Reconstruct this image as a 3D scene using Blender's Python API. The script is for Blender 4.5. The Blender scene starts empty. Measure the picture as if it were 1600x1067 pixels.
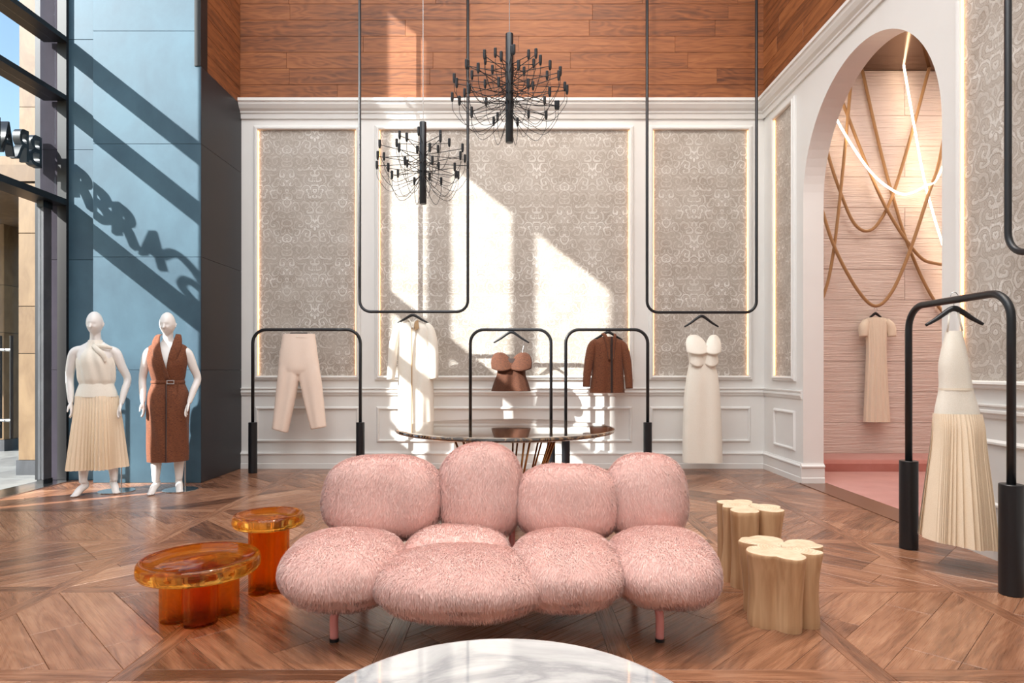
import bpy, bmesh, math, random
import numpy as np
from mathutils import Vector, Matrix, Euler, Quaternion
PI = math.pi
random.seed(7)
S = bpy.context.scene
COL = S.collection

# ------------------------------------------------------------------ camera, world, sun, lamps, exposure
CAMH, FPX, VPX, VPY = 1.22, 1000.0, 800.0, 578.0     # camera height, focal length in px, vanishing point
cam_d = bpy.data.cameras.new('camera'); cam = bpy.data.objects.new('camera', cam_d); COL.objects.link(cam)
cam.location = (0, 0, CAMH); cam.rotation_euler = (PI/2, 0, 0)
cam_d.sensor_width = 36; cam_d.lens = 36*FPX/1600
cam_d.shift_y = (VPY-533.5)/1600; cam_d.clip_start = .05
S.camera = cam
S.view_settings.view_transform = 'Standard'; S.view_settings.look = 'None'
S.view_settings.gamma = 1; S.view_settings.use_curve_mapping = False
S.view_settings.exposure = 0.08
SUN = Vector((1.5, 1.0, -1.185)).normalized()
w = bpy.data.worlds.new('sky'); S.world = w; w.use_nodes = True
nt = w.node_tree; bg = nt.nodes['Background']
sky = nt.nodes.new('ShaderNodeTexSky'); sky.sky_type = 'NISHITA'; sky.sun_disc = False
sky.sun_elevation = math.asin(-SUN.z); sky.sun_rotation = math.atan2(-SUN.x, -SUN.y)
sky.air_density = 1.4; sky.dust_density = .6; sky.ozone_density = 2.0
nt.links.new(sky.outputs[0], bg.inputs[0]); bg.inputs[1].default_value = 0.27
def lamp(name, kind, loc, energy, color=(1, 1, 1), aim=None, **kw):
    d = bpy.data.lights.new(name, kind); d.energy = energy; d.color = color
    for k, v in kw.items(): setattr(d, k, v)
    o = bpy.data.objects.new(name, d); COL.objects.link(o); o.location = loc
    if aim is not None:
        o.rotation_euler = (Vector(aim)-Vector(loc)).to_track_quat('-Z', 'Y').to_euler()
    return o
sun = lamp('sun', 'SUN', (-12, -6, 12), 15.0, (1, .97, .93), angle=math.radians(.53))
sun.rotation_euler = SUN.to_track_quat('-Z', 'Y').to_euler()
# broad area lights added under the ceiling as ambient fill, then the track spots
lamp('ceiling_fill', 'AREA', (-.6, 4.4, 8.7), 330, (.94, .97, 1), (-.6, 4.4, 0), shape='RECTANGLE', size=6.5, size_y=3.2)
lamp('ceiling_fill', 'AREA', (-.6, 0.2, 8.7), 430, (.94, .97, 1), (-.6, 0.2, 0), shape='RECTANGLE', size=6.5, size_y=3.6)
lamp('track_spot', 'SPOT', (.2, 3.3, 8.3), 640, (1, .84, .66), (.1, 3.1, 0), spot_size=math.radians(58), spot_blend=.9, shadow_soft_size=.25)
lamp('track_spot', 'SPOT', (2.0, 3.2, 8.3), 300, (1, .78, .55), (1.7, 3.2, 0), spot_size=math.radians(50), spot_blend=.9, shadow_soft_size=.2)
lamp('track_spot', 'SPOT', (.4, 4.6, 8.3), 420, (1, .74, .48), (.9, 7.94, 5.3), spot_size=math.radians(62), spot_blend=1, shadow_soft_size=.2)
lamp('alcove_fill', 'AREA', (5.2, 6.0, 5.0), 95, (1, .88, .8), (5.2, 6.2, 0), shape='RECTANGLE', size=2.6, size_y=2.6)  # unseen area light added to brighten the alcove alongside the neon

# ------------------------------------------------------------------ helpers
def PXW(px, Y): return (px-VPX)*Y/FPX
def PZW(py, Y): return CAMH-(py-VPY)*Y/FPX
def children(o): return [c for c in COL.objects if c.parent == o]
def tag(o, label=None, cat=None, group=None, kind=None):
    if label: o['label'] = label
    if cat: o['category'] = cat
    if group: o['group'] = group
    if kind: o['kind'] = kind
    return o
def empty(name, loc=(0, 0, 0), rz=0.0):
    o = bpy.data.objects.new(name, None); COL.objects.link(o)
    o.location = loc; o.rotation_euler = (0, 0, rz); o.empty_display_size = .1
    return o
def thing(name, label, cat, loc=(0, 0, 0), rz=0.0, group=None):
    return tag(empty(name, loc, rz), label, cat, group)
def link(name, me, m=None, parent=None, smooth=False, loc=None):
    if m is not None:
        me.materials.clear(); me.materials.append(m)
    if smooth: me.polygons.foreach_set('use_smooth', [True]*len(me.polygons))
    o = bpy.data.objects.new(name, me); COL.objects.link(o)
    if parent: o.parent = parent
    if loc is not None: o.location = loc
    return o
def copy_tree(o, parent=None):
    c = o.copy(); COL.objects.link(c); c.parent = parent
    for ch in children(o): copy_tree(ch, c)
    return c

class MB:
    def __init__(s): s.v = []; s.f = []
    def add(s, vs, fs):
        b = len(s.v); s.v += [tuple(p) for p in vs]; s.f += [tuple(i+b for i in f) for f in fs]; return s
    def box(s, x0, x1, y0, y1, z0, z1):
        return s.add([(x0,y0,z0),(x1,y0,z0),(x1,y1,z0),(x0,y1,z0),(x0,y0,z1),(x1,y0,z1),(x1,y1,z1),(x0,y1,z1)],
                     [(0,3,2,1),(4,5,6,7),(0,1,5,4),(1,2,6,5),(2,3,7,6),(3,0,4,7)])
    def loft(s, rings, cap=True, closed=True):
        n = len(rings[0]); vs = [p for r in rings for p in r]; fs = []
        for i in range(len(rings)-1):
            for k in range(n if closed else n-1):
                k2 = (k+1) % n
                fs.append((i*n+k, i*n+k2, (i+1)*n+k2, (i+1)*n+k))
        if cap and closed:
            fs.append(tuple(reversed(range(n)))); fs.append(tuple((len(rings)-1)*n+k for k in range(n)))
        return s.add(vs, fs)
    def tube(s, pts, r, n=10, cap=True, squash=1.0):
        pts = [Vector(p) for p in pts]; rs = r if isinstance(r, (list, tuple)) else [r]*len(pts)
        rings = []; up = None
        for i, p in enumerate(pts):
            d = (pts[min(i+1, len(pts)-1)]-pts[max(i-1, 0)])
            if d.length < 1e-9: d = Vector((0, 0, 1))
            d.normalize()
            if up is None:
                up = Vector((0, 1, 0)) if abs(d.y) < .9 else Vector((1, 0, 0))
            a = (up-d*up.dot(d))
            if a.length < 1e-6: a = d.orthogonal()
            a.normalize(); b = d.cross(a); up = a
            rings.append([p+(a*math.cos(t)*squash+b*math.sin(t))*rs[i] for t in (2*PI*k/n for k in range(n))])
        return s.loft(rings, cap)
    def cyl(s, p0, p1, r, n=16, r1=None): return s.tube([p0, p1], [r, r if r1 is None else r1], n)
    def lathe(s, prof, n=40, c=(0, 0, 0), lobes=None):
        rings = []
        for r, z in prof:
            rings.append([(c[0]+r*math.cos(2*PI*k/n), c[1]+r*math.sin(2*PI*k/n), c[2]+z) for k in range(n)])
        return s.loft(rings)
    def mesh(s, recalc=True):
        me = bpy.data.meshes.new('m'); me.from_pydata(s.v, [], s.f); me.validate()
        if recalc:
            bm = bmesh.new(); bm.from_mesh(me); bmesh.ops.recalc_face_normals(bm, faces=bm.faces); bm.to_mesh(me); bm.free()
        return me
    def build(s, name, m, parent=None, smooth=False, bevel=0, auto=None, loc=None):
        o = link(name, s.mesh(), m, parent, smooth, loc)
        if bevel:
            b = o.modifiers.new('bevel', 'BEVEL'); b.width = bevel; b.segments = 2; b.limit_method = 'ANGLE'
        if auto:
            bm = bmesh.new(); bm.from_mesh(o.data)
            for e in bm.edges:
                e.smooth = not (len(e.link_faces) == 2 and e.calc_face_angle(0) > math.radians(auto))
            for f in bm.faces: f.smooth = True
            bm.to_mesh(o.data); bm.free()
        return o
def catmull(pts, m=8):
    pts = [Vector(p) for p in pts]; out = []
    for i in range(len(pts)-1):
        p0, p1, p2, p3 = pts[max(i-1, 0)], pts[i], pts[i+1], pts[min(i+2, len(pts)-1)]
        for k in range(m):
            t = k/m
            out.append(.5*((2*p1)+(p2-p0)*t+(2*p0-5*p1+4*p2-p3)*t*t+(3*p1-p0-3*p2+p3)*t**3))
    out.append(pts[-1]); return out
def rounded(pts, r, m=7):
    """polyline with its inner corners rounded"""
    pts = [Vector(p) for p in pts]; out = [pts[0]]
    for i in range(1, len(pts)-1):
        a = (pts[i-1]-pts[i]).normalized(); b = (pts[i+1]-pts[i]).normalized()
        p, q = pts[i]+a*r, pts[i]+b*r
        c = pts[i]+(a+b)*r
        for k in range(m+1):
            t = k/m*PI/2
            out.append(c-b*r*math.cos(t)-a*r*math.sin(t))
    out.append(pts[-1]); return out
def clip(poly, n, d):
    """keep the side dot(p,n) <= d of a convex polygon"""
    out = []
    for i in range(len(poly)):
        a, b = poly[i], poly[(i+1) % len(poly)]
        da, db = a[0]*n[0]+a[1]*n[1]-d, b[0]*n[0]+b[1]*n[1]-d
        if da <= 0: out.append(a)
        if da*db < 0:
            t = da/(da-db); out.append((a[0]+(b[0]-a[0])*t, a[1]+(b[1]-a[1])*t))
    r = []
    for p in out:
        if not r or (p[0]-r[-1][0])**2+(p[1]-r[-1][1])**2 > 1e-8: r.append(p)
    if len(r) > 1 and (r[0][0]-r[-1][0])**2+(r[0][1]-r[-1][1])**2 < 1e-8: r.pop()
    return r
def area2(p): return .5*sum(p[i][0]*p[(i+1) % len(p)][1]-p[(i+1) % len(p)][0]*p[i][1] for i in range(len(p)))
def inset(poly, d):
    n = len(poly); out = poly
    for i in range(n):
        a, b = poly[i], poly[(i+1) % n]; l = math.hypot(b[0]-a[0], b[1]-a[1])
        if l < 1e-6: continue
        nn = ((b[1]-a[1])/l, -(b[0]-a[0])/l)
        out = clip(out, nn, a[0]*nn[0]+a[1]*nn[1]-d)
        if len(out) < 3: return []
    return out
class Slabs:
    """flat pieces with chamfered edges, uv along the grain and a tone of their own"""
    def __init__(s, fr): s.fr = fr; s.reset()
    def reset(s): s.v = []; s.f = []; s.uv = []; s.tone = []
    def piece(s, poly, h0, h1, ang=0.0, ch=.002, gap=.001, tone=None):
        if area2(poly) < 0: poly = poly[::-1]
        lo = inset(poly, gap); hi = inset(poly, gap+ch) if lo else []
        if len(lo) < 3 or len(hi) != len(lo): return False
        n = len(lo); b = len(s.v); ca, sa = math.cos(ang), math.sin(ang)
        ou, ov = random.uniform(0, 40), random.uniform(0, 40); tone = random.random() if tone is None else tone
        for ring, h in ((lo, h0), (lo, h1-ch), (hi, h1)):
            for p in ring:
                s.v.append(tuple(s.fr(p[0], p[1], h))); s.uv.append((p[0]*ca+p[1]*sa+ou, -p[0]*sa+p[1]*ca+ov))
        fs = [tuple(b+2*n+k for k in range(n))]
        for L in (0, 1):
            for k in range(n): fs.append((b+L*n+k, b+L*n+(k+1) % n, b+(L+1)*n+(k+1) % n, b+(L+1)*n+k))
        s.f += fs; s.tone += [tone]*len(fs); return True
    def build(s, name, m, parent, kind=None):
        me = bpy.data.meshes.new(name); me.from_pydata(s.v, [], s.f)
        bm = bmesh.new(); bm.from_mesh(me); bmesh.ops.recalc_face_normals(bm, faces=bm.faces)
        bm.normal_update()
        test = bm.faces[:][0]
        o0, o1 = Vector(s.fr(0, 0, 0)), Vector(s.fr(0, 0, 1))
        if test.normal.dot(o1-o0) < 0: bmesh.ops.reverse_faces(bm, faces=bm.faces)
        bm.to_mesh(me); bm.free()
        uvl = me.uv_layers.new(name='uv'); vi = np.zeros(len(me.loops), dtype=np.int32)
        me.loops.foreach_get('vertex_index', vi)
        uvl.data.foreach_set('uv', np.array(s.uv, dtype=np.float32)[vi].ravel())
        at = me.attributes.new('tone', 'FLOAT', 'FACE'); at.data.foreach_set('value', np.array(s.tone, dtype=np.float32))
        o = link(name, me, m, parent)
        if kind: o['kind'] = kind
        s.reset(); return o

# ------------------------------------------------------------------ materials
def srgb(r, g, b):
    f = lambda c: (c/255/12.92 if c/255 <= .04045 else ((c/255+.055)/1.055)**2.4)
    return (f(r), f(g), f(b), 1)
class NT:
    def __init__(s, name):
        s.m = bpy.data.materials.new(name); s.m.use_nodes = True; s.t = s.m.node_tree
        s.p = s.t.nodes['Principled BSDF']; s.out = s.t.nodes['Material Output']
    def n(s, typ, _in=None, **props):
        k = s.t.nodes.new('ShaderNode'+typ)
        for a, b in props.items(): setattr(k, a, b)
        for a, b in (_in or {}).items(): s.set(k, a, b)
        return k
    def set(s, k, a, b):
        i = k.inputs[a]
        if isinstance(b, bpy.types.NodeSocket): s.t.links.new(b, i)
        elif isinstance(b, bpy.types.Node): s.t.links.new(b.outputs[0], i)
        else: i.default_value = b
    def P(s, **kw):
        names = dict(color='Base Color', rough='Roughness', metal='Metallic', normal='Normal', ior='IOR', trans='Transmission Weight',
                     coat='Coat Weight', coatr='Coat Roughness', sheen='Sheen Weight', sheenr='Sheen Roughness', spec='Specular IOR Level', emit='Emission Color', emits='Emission Strength', alpha='Alpha', sub='Subsurface Weight')
        for a, b in kw.items(): s.set(s.p, names[a], b)
        return s
    def ramp(s, fac, stops, interp='LINEAR'):
        r = s.n('ValToRGB', {'Fac': fac}); r.color_ramp.interpolation = interp
        e = r.color_ramp.elements
        while len(e) < len(stops): e.new(.5)
        for i, (p, c) in enumerate(stops): e[i].position = p; e[i].color = c if len(c) == 4 else (*c, 1)
        return r.outputs[0]
    def math(s, op, a, b=0.0, c=None):
        k = s.n('Math', operation=op); s.set(k, 0, a); s.set(k, 1, b)
        if c is not None: s.set(k, 2, c)
        return k.outputs[0]
    def mix(s, fac, a, b, blend='MIX'):
        k = s.n('Mix', data_type='RGBA', blend_type=blend); s.set(k, 0, fac); s.set(k, 6, a); s.set(k, 7, b); return k.outputs[2]
    def noise(s, vec, scale=5., detail=3., rough=.5, dist=0.):
        k = s.n('TexNoise', {'Scale': scale, 'Detail': detail, 'Roughness': rough, 'Distortion': dist})
        if vec is not None: s.set(k, 'Vector', vec)
        return k.outputs['Fac']
    def mapping(s, vec, scale=(1, 1, 1), rot=(0, 0, 0), loc=(0, 0, 0)):
        return s.n('Mapping', {'Vector': vec, 'Scale': scale, 'Rotation': rot, 'Location': loc}).outputs[0]
    def obj(s): return s.n('TexCoord').outputs['Object']
    def uvc(s): return s.n('TexCoord').outputs['UV']
    def bump(s, h, strength=.3, dist=.01):
        return s.n('Bump', {'Height': h, 'Strength': strength, 'Distance': dist}).outputs[0]
def plain(name, rgb, rough=.5, metal=0., **kw):
    k = NT(name); k.P(color=srgb(*rgb), rough=rough, metal=metal, **kw); return k.m
def painted(name, rgb, rough=.45, var=.05, scale=3., bump=.04):
    k = NT(name); v = k.noise(k.obj(), scale, 4)
    c = srgb(*rgb); k.P(color=k.ramp(v, [(.3, [x*(1-var) for x in c[:3]]), (.7, [min(1, x*(1+var)) for x in c[:3]])]), rough=rough)
    k.P(normal=k.bump(k.noise(k.obj(), 160, 2), bump, .004)); return k.m
def wood(name, dark, mid, light, rough, us=1.3, vs=22., bump=.25, tone_amt=.5, coat=0.):
    k = NT(name); uv = k.uvc(); tone = k.n('Attribute', attribute_name='tone').outputs['Fac']
    warp = k.noise(k.mapping(uv, (1.1, 3.0, 1)), 1.6, 3)
    v2 = k.n('CombineXYZ', {0: k.math('MULTIPLY', k.n('SeparateXYZ', {0: uv}).outputs[0], us), 1: k.math('ADD', k.math('MULTIPLY', k.n('SeparateXYZ', {0: uv}).outputs[1], vs), k.math('MULTIPLY', warp, 3.2))}).outputs[0]
    grain = k.noise(v2, 1.0, 6, .62, .35)
    rings = k.math('SINE', k.math('MULTIPLY', k.noise(k.mapping(uv, (.9, 5.0, 1)), 1.3, 2, .5, .3), 58.0))
    fine = k.noise(k.mapping(uv, (3, 150, 1)), 1.0, 2)
    f = k.math('ADD', k.math('ADD', k.math('MULTIPLY', grain, .72), k.math('MULTIPLY', rings, .05)), k.math('MULTIPLY', fine, .16))
    f = k.math('ADD', f, k.math('MULTIPLY', k.math('SUBTRACT', tone, .5), tone_amt))
    k.P(color=k.ramp(f, [(.22, srgb(*dark)), (.48, srgb(*mid)), (.78, srgb(*light))]))
    k.P(rough=k.math('ADD', k.math('MULTIPLY', fine, .12), rough), normal=k.bump(k.math('ADD', f, k.math('MULTIPLY', rings, .12)), bump, .003), coat=coat, coatr=.18)
    return k.m
MT = {}
MT['white'] = painted('white_paint', (232, 230, 226), .38, .015)
MT['wallwood'] = wood('oak_cladding', (80, 42, 20), (140, 82, 43), (172, 110, 64), .5, .8, 20, .2, .2)
MT['floorwood'] = wood('oak_parquet', (92, 58, 40), (146, 100, 74), (186, 140, 110), .22, 1.1, 16, .2, .36, .2)
MT['subfloor'] = plain('dark_joint', (58, 34, 24), .8)
MT['black'] = plain('black_powder_coat', (22, 24, 28), .36)
MT['blackpost'] = plain('black_metal', (18, 18, 20), .4)
MT['brass'] = plain('brass', (176, 128, 78), .25, 1.)
MT['steel'] = plain('polished_steel', (205, 205, 205), .2, 1.)
MT['mannequin'] = plain('mannequin_gloss_white', (236, 232, 228), .35)
def metal_panel(name, a, b, rough):
    k = NT(name); o = k.obj(); tone = k.n('Attribute', attribute_name='tone').outputs['Fac']
    v = k.noise(k.mapping(o, (1.0, 1.0, .7)), 1.6, 6, .62, .2)
    v = k.math('ADD', v, k.math('MULTIPLY', k.math('SUBTRACT', tone, .5), .16))
    k.P(color=k.ramp(v, [(.32, srgb(*a)), (.68, srgb(*b))]), rough=k.math('ADD', k.math('MULTIPLY', v, .2), rough), metal=.15)
    return k.m
MT['bluesteel'] = metal_panel('blue_patina_steel', (46, 72, 88), (66, 96, 112), .46)
MT['darksteel'] = metal_panel('dark_patina_steel', (34, 34, 38), (50, 48, 52), .35)
MT['jamb'] = metal_panel('jamb_steel', (46, 43, 50), (60, 56, 64), .85); MT['jamb'].node_tree.nodes['Principled BSDF'].inputs['Specular IOR Level'].default_value = .15; MT['jamb'].node_tree.nodes['Principled BSDF'].inputs['Metallic'].default_value = 0
def glassy(name, tint, gloss_rough=.02):
    k = NT(name); t = k.t
    tr = k.n('BsdfTransparent', {'Color': tint}); gl = k.n('BsdfGlossy', {'Roughness': gloss_rough, 'Color': (1, 1, 1, 1)})
    lw = k.n('LayerWeight', {'Blend': .5}); fr = k.math('ADD', k.math('MULTIPLY', k.math('POWER', lw.outputs['Facing'], 5.0), .55), .03)
    mx = k.n('MixShader', {0: fr, 1: tr.outputs[0], 2: gl.outputs[0]})
    t.links.new(mx.outputs[0], k.out.inputs[0]); return k.m
MT['glass'] = glassy('clear_pane', (.95, .97, .97, 1))
def emitter(name, rgb, st):
    k = NT(name); k.P(color=(*rgb, 1), emit=(*rgb, 1), emits=st); return k.m
MT['led'] = emitter('warm_led', (1., .5, .2), 3.6)
MT['neon'] = emitter('neon_tube', (1., .78, .54), 11.)
def damask():
    """mirrored scrolls: each Voronoi cell carries a leaf-like spiral, fine outlines and worn patches over them"""
    k = NT('damask_wallpaper'); sp = k.n('SeparateXYZ', {0: k.uvc()})
    u = k.math('PINGPONG', sp.outputs[0], .345); vm = k.math('WRAP', sp.outputs[1], 1.1, 0.0)
    vec = k.n('CombineXYZ', {0: u, 1: vm}).outputs[0]
    wob = k.n('TexNoise', {'Vector': vec, 'Scale': 7., 'Detail': 2.}).outputs['Color']
    vec2 = k.n('VectorMath', {0: vec, 1: k.n('VectorMath', {0: wob, 'Scale': .10}, operation='SCALE').outputs[0]}, operation='ADD').outputs[0]
    def scroll(scale, turns):
        vo = k.n('TexVoronoi', {'Vector': vec2, 'Scale': scale, 'Randomness': .85}, voronoi_dimensions='2D')
        dl = k.n('VectorMath', {0: vec2, 1: vo.outputs['Position']}, operation='SUBTRACT').outputs[0]
        ds = k.n('SeparateXYZ', {0: dl}); ang = k.math('ARCTAN2', ds.outputs[1], ds.outputs[0])
        return k.math('SINE', k.math('ADD', ang, k.math('MULTIPLY', vo.outputs['Distance'], turns))), vo.outputs['Distance']
    s1, d1 = scroll(9.5, 11.); s2, d2 = scroll(21., 9.)
    l1 = k.ramp(k.math('ABSOLUTE', s1), [(.08, (0, 0, 0)), (.4, (1, 1, 1))])
    body = k.ramp(s1, [(.0, (0, 0, 0)), (.7, (1, 1, 1))]); l2 = k.ramp(k.math('ABSOLUTE', s2), [(.1, (0, 0, 0)), (.5, (1, 1, 1))])
    big = k.ramp(k.noise(vec, 3.4, 2, .5, .5), [(.40, (0, 0, 0)), (.58, (1, 1, 1))])
    wear = k.ramp(k.noise(k.uvc(), 2.6, 6, .7), [(.36, (0, 0, 0)), (.62, (1, 1, 1))])
    f = k.math('ADD', k.math('MULTIPLY', body, .45), k.math('MULTIPLY', k.math('MULTIPLY', l1, l2), .4))
    f = k.math('ADD', k.math('MULTIPLY', f, k.math('ADD', k.math('MULTIPLY', big, .6), .4)), k.math('MULTIPLY', k.noise(k.uvc(), 60, 3), .12))
    f = k.math('ADD', k.math('MULTIPLY', k.math('SUBTRACT', f, .42), k.math('ADD', k.math('MULTIPLY', wear, .6), .4)), .42)
    k.P(color=k.ramp(f, [(.12, srgb(156, 144, 132)), (.36, srgb(186, 177, 167)), (.58, srgb(203, 197, 189)), (.86, srgb(226, 222, 216))]),
        rough=.45, normal=k.bump(f, .4, .006))
    return k.m
MT['damask'] = damask()
def plaster_blocks():
    k = NT('ridged_pink_plaster'); uv = k.uvc()
    a = k.noise(k.mapping(uv, (1.1, 26, 1)), 1.5, 4, .55, 1.1); b = k.noise(k.mapping(uv, (3.2, 70, 1)), 1.3, 3, .5, .6)
    h = k.math('ADD', k.math('MULTIPLY', a, .7), k.math('MULTIPLY', b, .3))
    k.P(color=k.ramp(h, [(.3, srgb(226, 208, 198)), (.65, srgb(238, 224, 216))]), rough=.8, normal=k.bump(h, .9, .035)); return k.m
MT['plaster'] = plaster_blocks()
def carpet():
    k = NT('pink_carpet'); o = k.obj(); v = k.noise(o, 420, 2); g = k.noise(o, 4, 4)
    k.P(color=k.ramp(k.math('ADD', k.math('MULTIPLY', v, .5), k.math('MULTIPLY', g, .5)), [(.3, srgb(186, 118, 104)), (.7, srgb(214, 152, 142))]), rough=.95, sheen=.4, normal=k.bump(v, .6, .004)); return k.m
MT['carpet'] = carpet()
def cloth(name, a, b, scale=260., bump=.25, rough=.8, sheen=.2, streak=None):
    k = NT(name); o = k.obj(); v = k.noise(k.mapping(o, streak or (1, 1, 1)), scale, 3, .6)
    k.P(color=k.ramp(v, [(.32, srgb(*a)), (.68, srgb(*b))]), rough=rough, sheen=sheen, normal=k.bump(v, bump, .002)); return k.m
MT['cream'] = cloth('cream_wool', (228, 214, 192), (240, 228, 208))
MT['ivory'] = cloth('ivory_satin', (232, 224, 208), (244, 238, 226), rough=.45)
MT['blush'] = cloth('blush_trouser_cloth', (240, 216, 198), (246, 226, 210))
MT['pleat'] = cloth('champagne_pleats', (234, 212, 182), (246, 228, 202), rough=.6)
MT['taupe'] = cloth('taupe_lining', (176, 144, 104), (192, 160, 120))
MT['tweed'] = cloth('rust_tweed', (70, 33, 17), (136, 78, 44), 120, .6, .85, .1, (.5, .5, 3.2))
MT['bronzecloth'] = cloth('bronze_tweed', (50, 25, 12), (104, 56, 29), 110, .8, .85, .05, (.6, .6, 3.0))
MT['tweedd'] = cloth('dark_lining_and_gap_shade', (36, 20, 14), (50, 28, 20))
MT['pinkmetal'] = plain('pink_powder_coat', (226, 150, 144), .3)
def fur(name, lo, hi):
    k = NT(name); tone = k.n('Attribute', attribute_name='tone').outputs['Fac']
    pt = k.noise(k.obj(), 5.5, 3)
    f = k.math('ADD', k.math('MULTIPLY', tone, .7), k.math('MULTIPLY', pt, .3))
    k.P(color=k.ramp(f, [(.1, srgb(*lo)), (.8, srgb(*hi))]), rough=.7, sheen=.5, sheenr=.4, spec=.25); return k.m
MT['fur'] = fur('pink_faux_fur', (238, 184, 174), (254, 224, 216))
def amber(name, c1, c2, f):
    k = NT(name); t = k.t
    k.P(color=srgb(*c1), rough=.015, trans=1., ior=1.38)
    tr = k.n('BsdfTransparent', {'Color': srgb(*c2)})
    mx = k.n('MixShader', {0: f, 1: k.p.outputs[0], 2: tr.outputs[0]}); t.links.new(mx.outputs[0], k.out.inputs[0]); return k.m
MT['amber'] = amber('amber_glass', (253, 196, 92), (248, 186, 84), .3)
MT['amber2'] = amber('thin_amber_glass', (254, 216, 138), (252, 206, 120), .5)
def marble(name, base, vein, scale, rough, lines=.5):
    k = NT(name); o = k.obj(); d = k.noise(o, scale*.8, 5, .6)
    n1 = k.noise(k.mapping(o, (1, 1.6, 1)), scale, 6, .6, 1.6)
    vn = k.math('ABSOLUTE', k.math('SUBTRACT', n1, .5))
    c1 = k.ramp(vn, [(.0, srgb(*vein)), (lines*.12, [x*.5+y*.5 for x, y in zip(srgb(*base)[:3], srgb(*vein)[:3])]), (lines*.35, srgb(*base))])
    k.P(color=k.mix(k.math('MULTIPLY', d, .45), c1, srgb(*[int(x*.78+y*.22) for x, y in zip(base, vein)])), rough=rough, coat=1., coatr=.03); return k.m
MT['wmarble'] = marble('white_marble', (206, 206, 206), (140, 142, 146), 1.7, .07, .5)
MT['dmarble'] = marble('dark_brown_marble', (30, 24, 24), (150, 118, 84), 5.0, .07, .16)
def stumpwood(name, a, b, side):
    k = NT(name); o = k.obj()
    if side: v = k.noise(k.mapping(o, (16, 16, .8)), 1.4, 5, .55, .5)
    else:
        sp = k.n('SeparateXYZ', {0: o}); r = k.math('SQRT', k.math('ADD', k.math('MULTIPLY', sp.outputs[0], sp.outputs[0]), k.math('MULTIPLY', sp.outputs[1], sp.outputs[1])))
        v = k.math('ADD', k.math('MULTIPLY', k.math('SINE', k.math('ADD', k.math('MULTIPLY', r, 420.), k.math('MULTIPLY', k.noise(o, 9, 3), 9.))), .12), k.noise(o, 22, 4))
    k.P(color=k.ramp(v, [(.25, srgb(*a)), (.72, srgb(*b))]), rough=.42, normal=k.bump(v, .15, .004)); return k.m
MT['stump'] = stumpwood('pale_log_side', (168, 124, 84), (214, 176, 136), True)
MT['stumptop'] = stumpwood('pale_log_end', (202, 174, 142), (228, 208, 182), False)
MT['crack'] = plain('crack', (120, 88, 56), .8)
def stone(name, a, b):
    k = NT(name); o = k.obj(); tone = k.n('Attribute', attribute_name='tone').outputs['Fac']
    v = k.math('ADD', k.noise(k.mapping(o, (2, 2, .9)), 2.4, 6, .6, .8), k.math('MULTIPLY', k.math('SUBTRACT', tone, .5), .3))
    k.P(color=k.ramp(v, [(.3, srgb(*a)), (.7, srgb(*b))]), rough=.55); return k.m
MT['travertine'] = stone('beige_travertine', (112, 84, 55), (140, 112, 80))
MT['paving'] = stone('pale_paving', (112, 111, 110), (136, 135, 132))
MT['darkstone'] = stone('dark_stone', (62, 62, 66), (86, 86, 90))
MT['rope'] = cloth('tan_rope', (150, 112, 72), (182, 142, 98), 300, .5)
k = NT('bronze_mirror'); k.P(color=srgb(120, 92, 72), rough=.12, metal=.85); MT['bronze'] = k.m
# ------------------------------------------------------------------ the setting
YB, XR, XL = 7.94, 3.13, -3.375          # back wall, right wall, left return
YF, XS = 6.93, -4.9                      # blue wall, shopfront
ZC, ZT = 4.55, 9.0                       # top of the white wall, ceiling
def struct(o): o['kind'] = 'structure'; return o
wb = lambda u, v, h: (u, YB-h, v)        # back wall frame
wr = lambda u, v, h: (XR-h, u, v)        # right wall frame
wl = lambda u, v, h: (XL+h, u, v)        # left return frame
wf = lambda u, v, h: (u, YF-h, v)        # blue wall frame
wff = lambda u, v, h: (u, YF+.18-h, v)   # recessed blue strip
fl = lambda u, v, h: (u, v, h)
def mapped(mb, pts, faces, fr): mb.add([fr(*p) for p in pts], faces)
def slabbox(mb, fr, u0, u1, v0, v1, h0, h1):
    mapped(mb, [(u0,v0,h0),(u1,v0,h0),(u1,v1,h0),(u0,v1,h0),(u0,v0,h1),(u1,v0,h1),(u1,v1,h1),(u0,v1,h1)],
           [(0,3,2,1),(4,5,6,7),(0,1,5,4),(1,2,6,5),(2,3,7,6),(3,0,4,7)], fr)
def molding(mb, fr, u0, u1, prof):
    """profile [(h, v)] run along u"""
    a = [fr(u0, v, h) for h, v in prof]; b = [fr(u1, v, h) for h, v in prof]
    n = len(prof); mb.add(a+b, [(i, (i+1) % n, n+(i+1) % n, n+i) for i in range(n)]+[tuple(range(n)), tuple(range(2*n-1, n-1, -1))])
def frame_rect(mb, fr, u0, u1, v0, v1, prof):
    """moulding frame: prof [(d outward from the opening, h off the wall)], mitred round the rectangle"""
    rings = [[(u0-d, v0-d, h), (u1+d, v0-d, h), (u1+d, v1+d, h), (u0-d, v1+d, h)] for d, h in prof]
    n = len(prof); vs = [fr(*p) for r in rings for p in r]; fs = []
    for i in range(n):
        for k in range(4): fs.append((i*4+k, i*4+(k+1) % 4, ((i+1) % n)*4+(k+1) % 4, ((i+1) % n)*4+k))
    mb.add(vs, fs)
PROF_BIG = [(0, 0), (0, .03), (.008, .042), (.022, .045), (.03, .032), (.045, .03), (.055, .016), (.055, 0)]
PROF_DADO = [(0, 0), (0, .008), (.010, .022), (.022, .022), (.032, .010), (.038, 0)]
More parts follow.
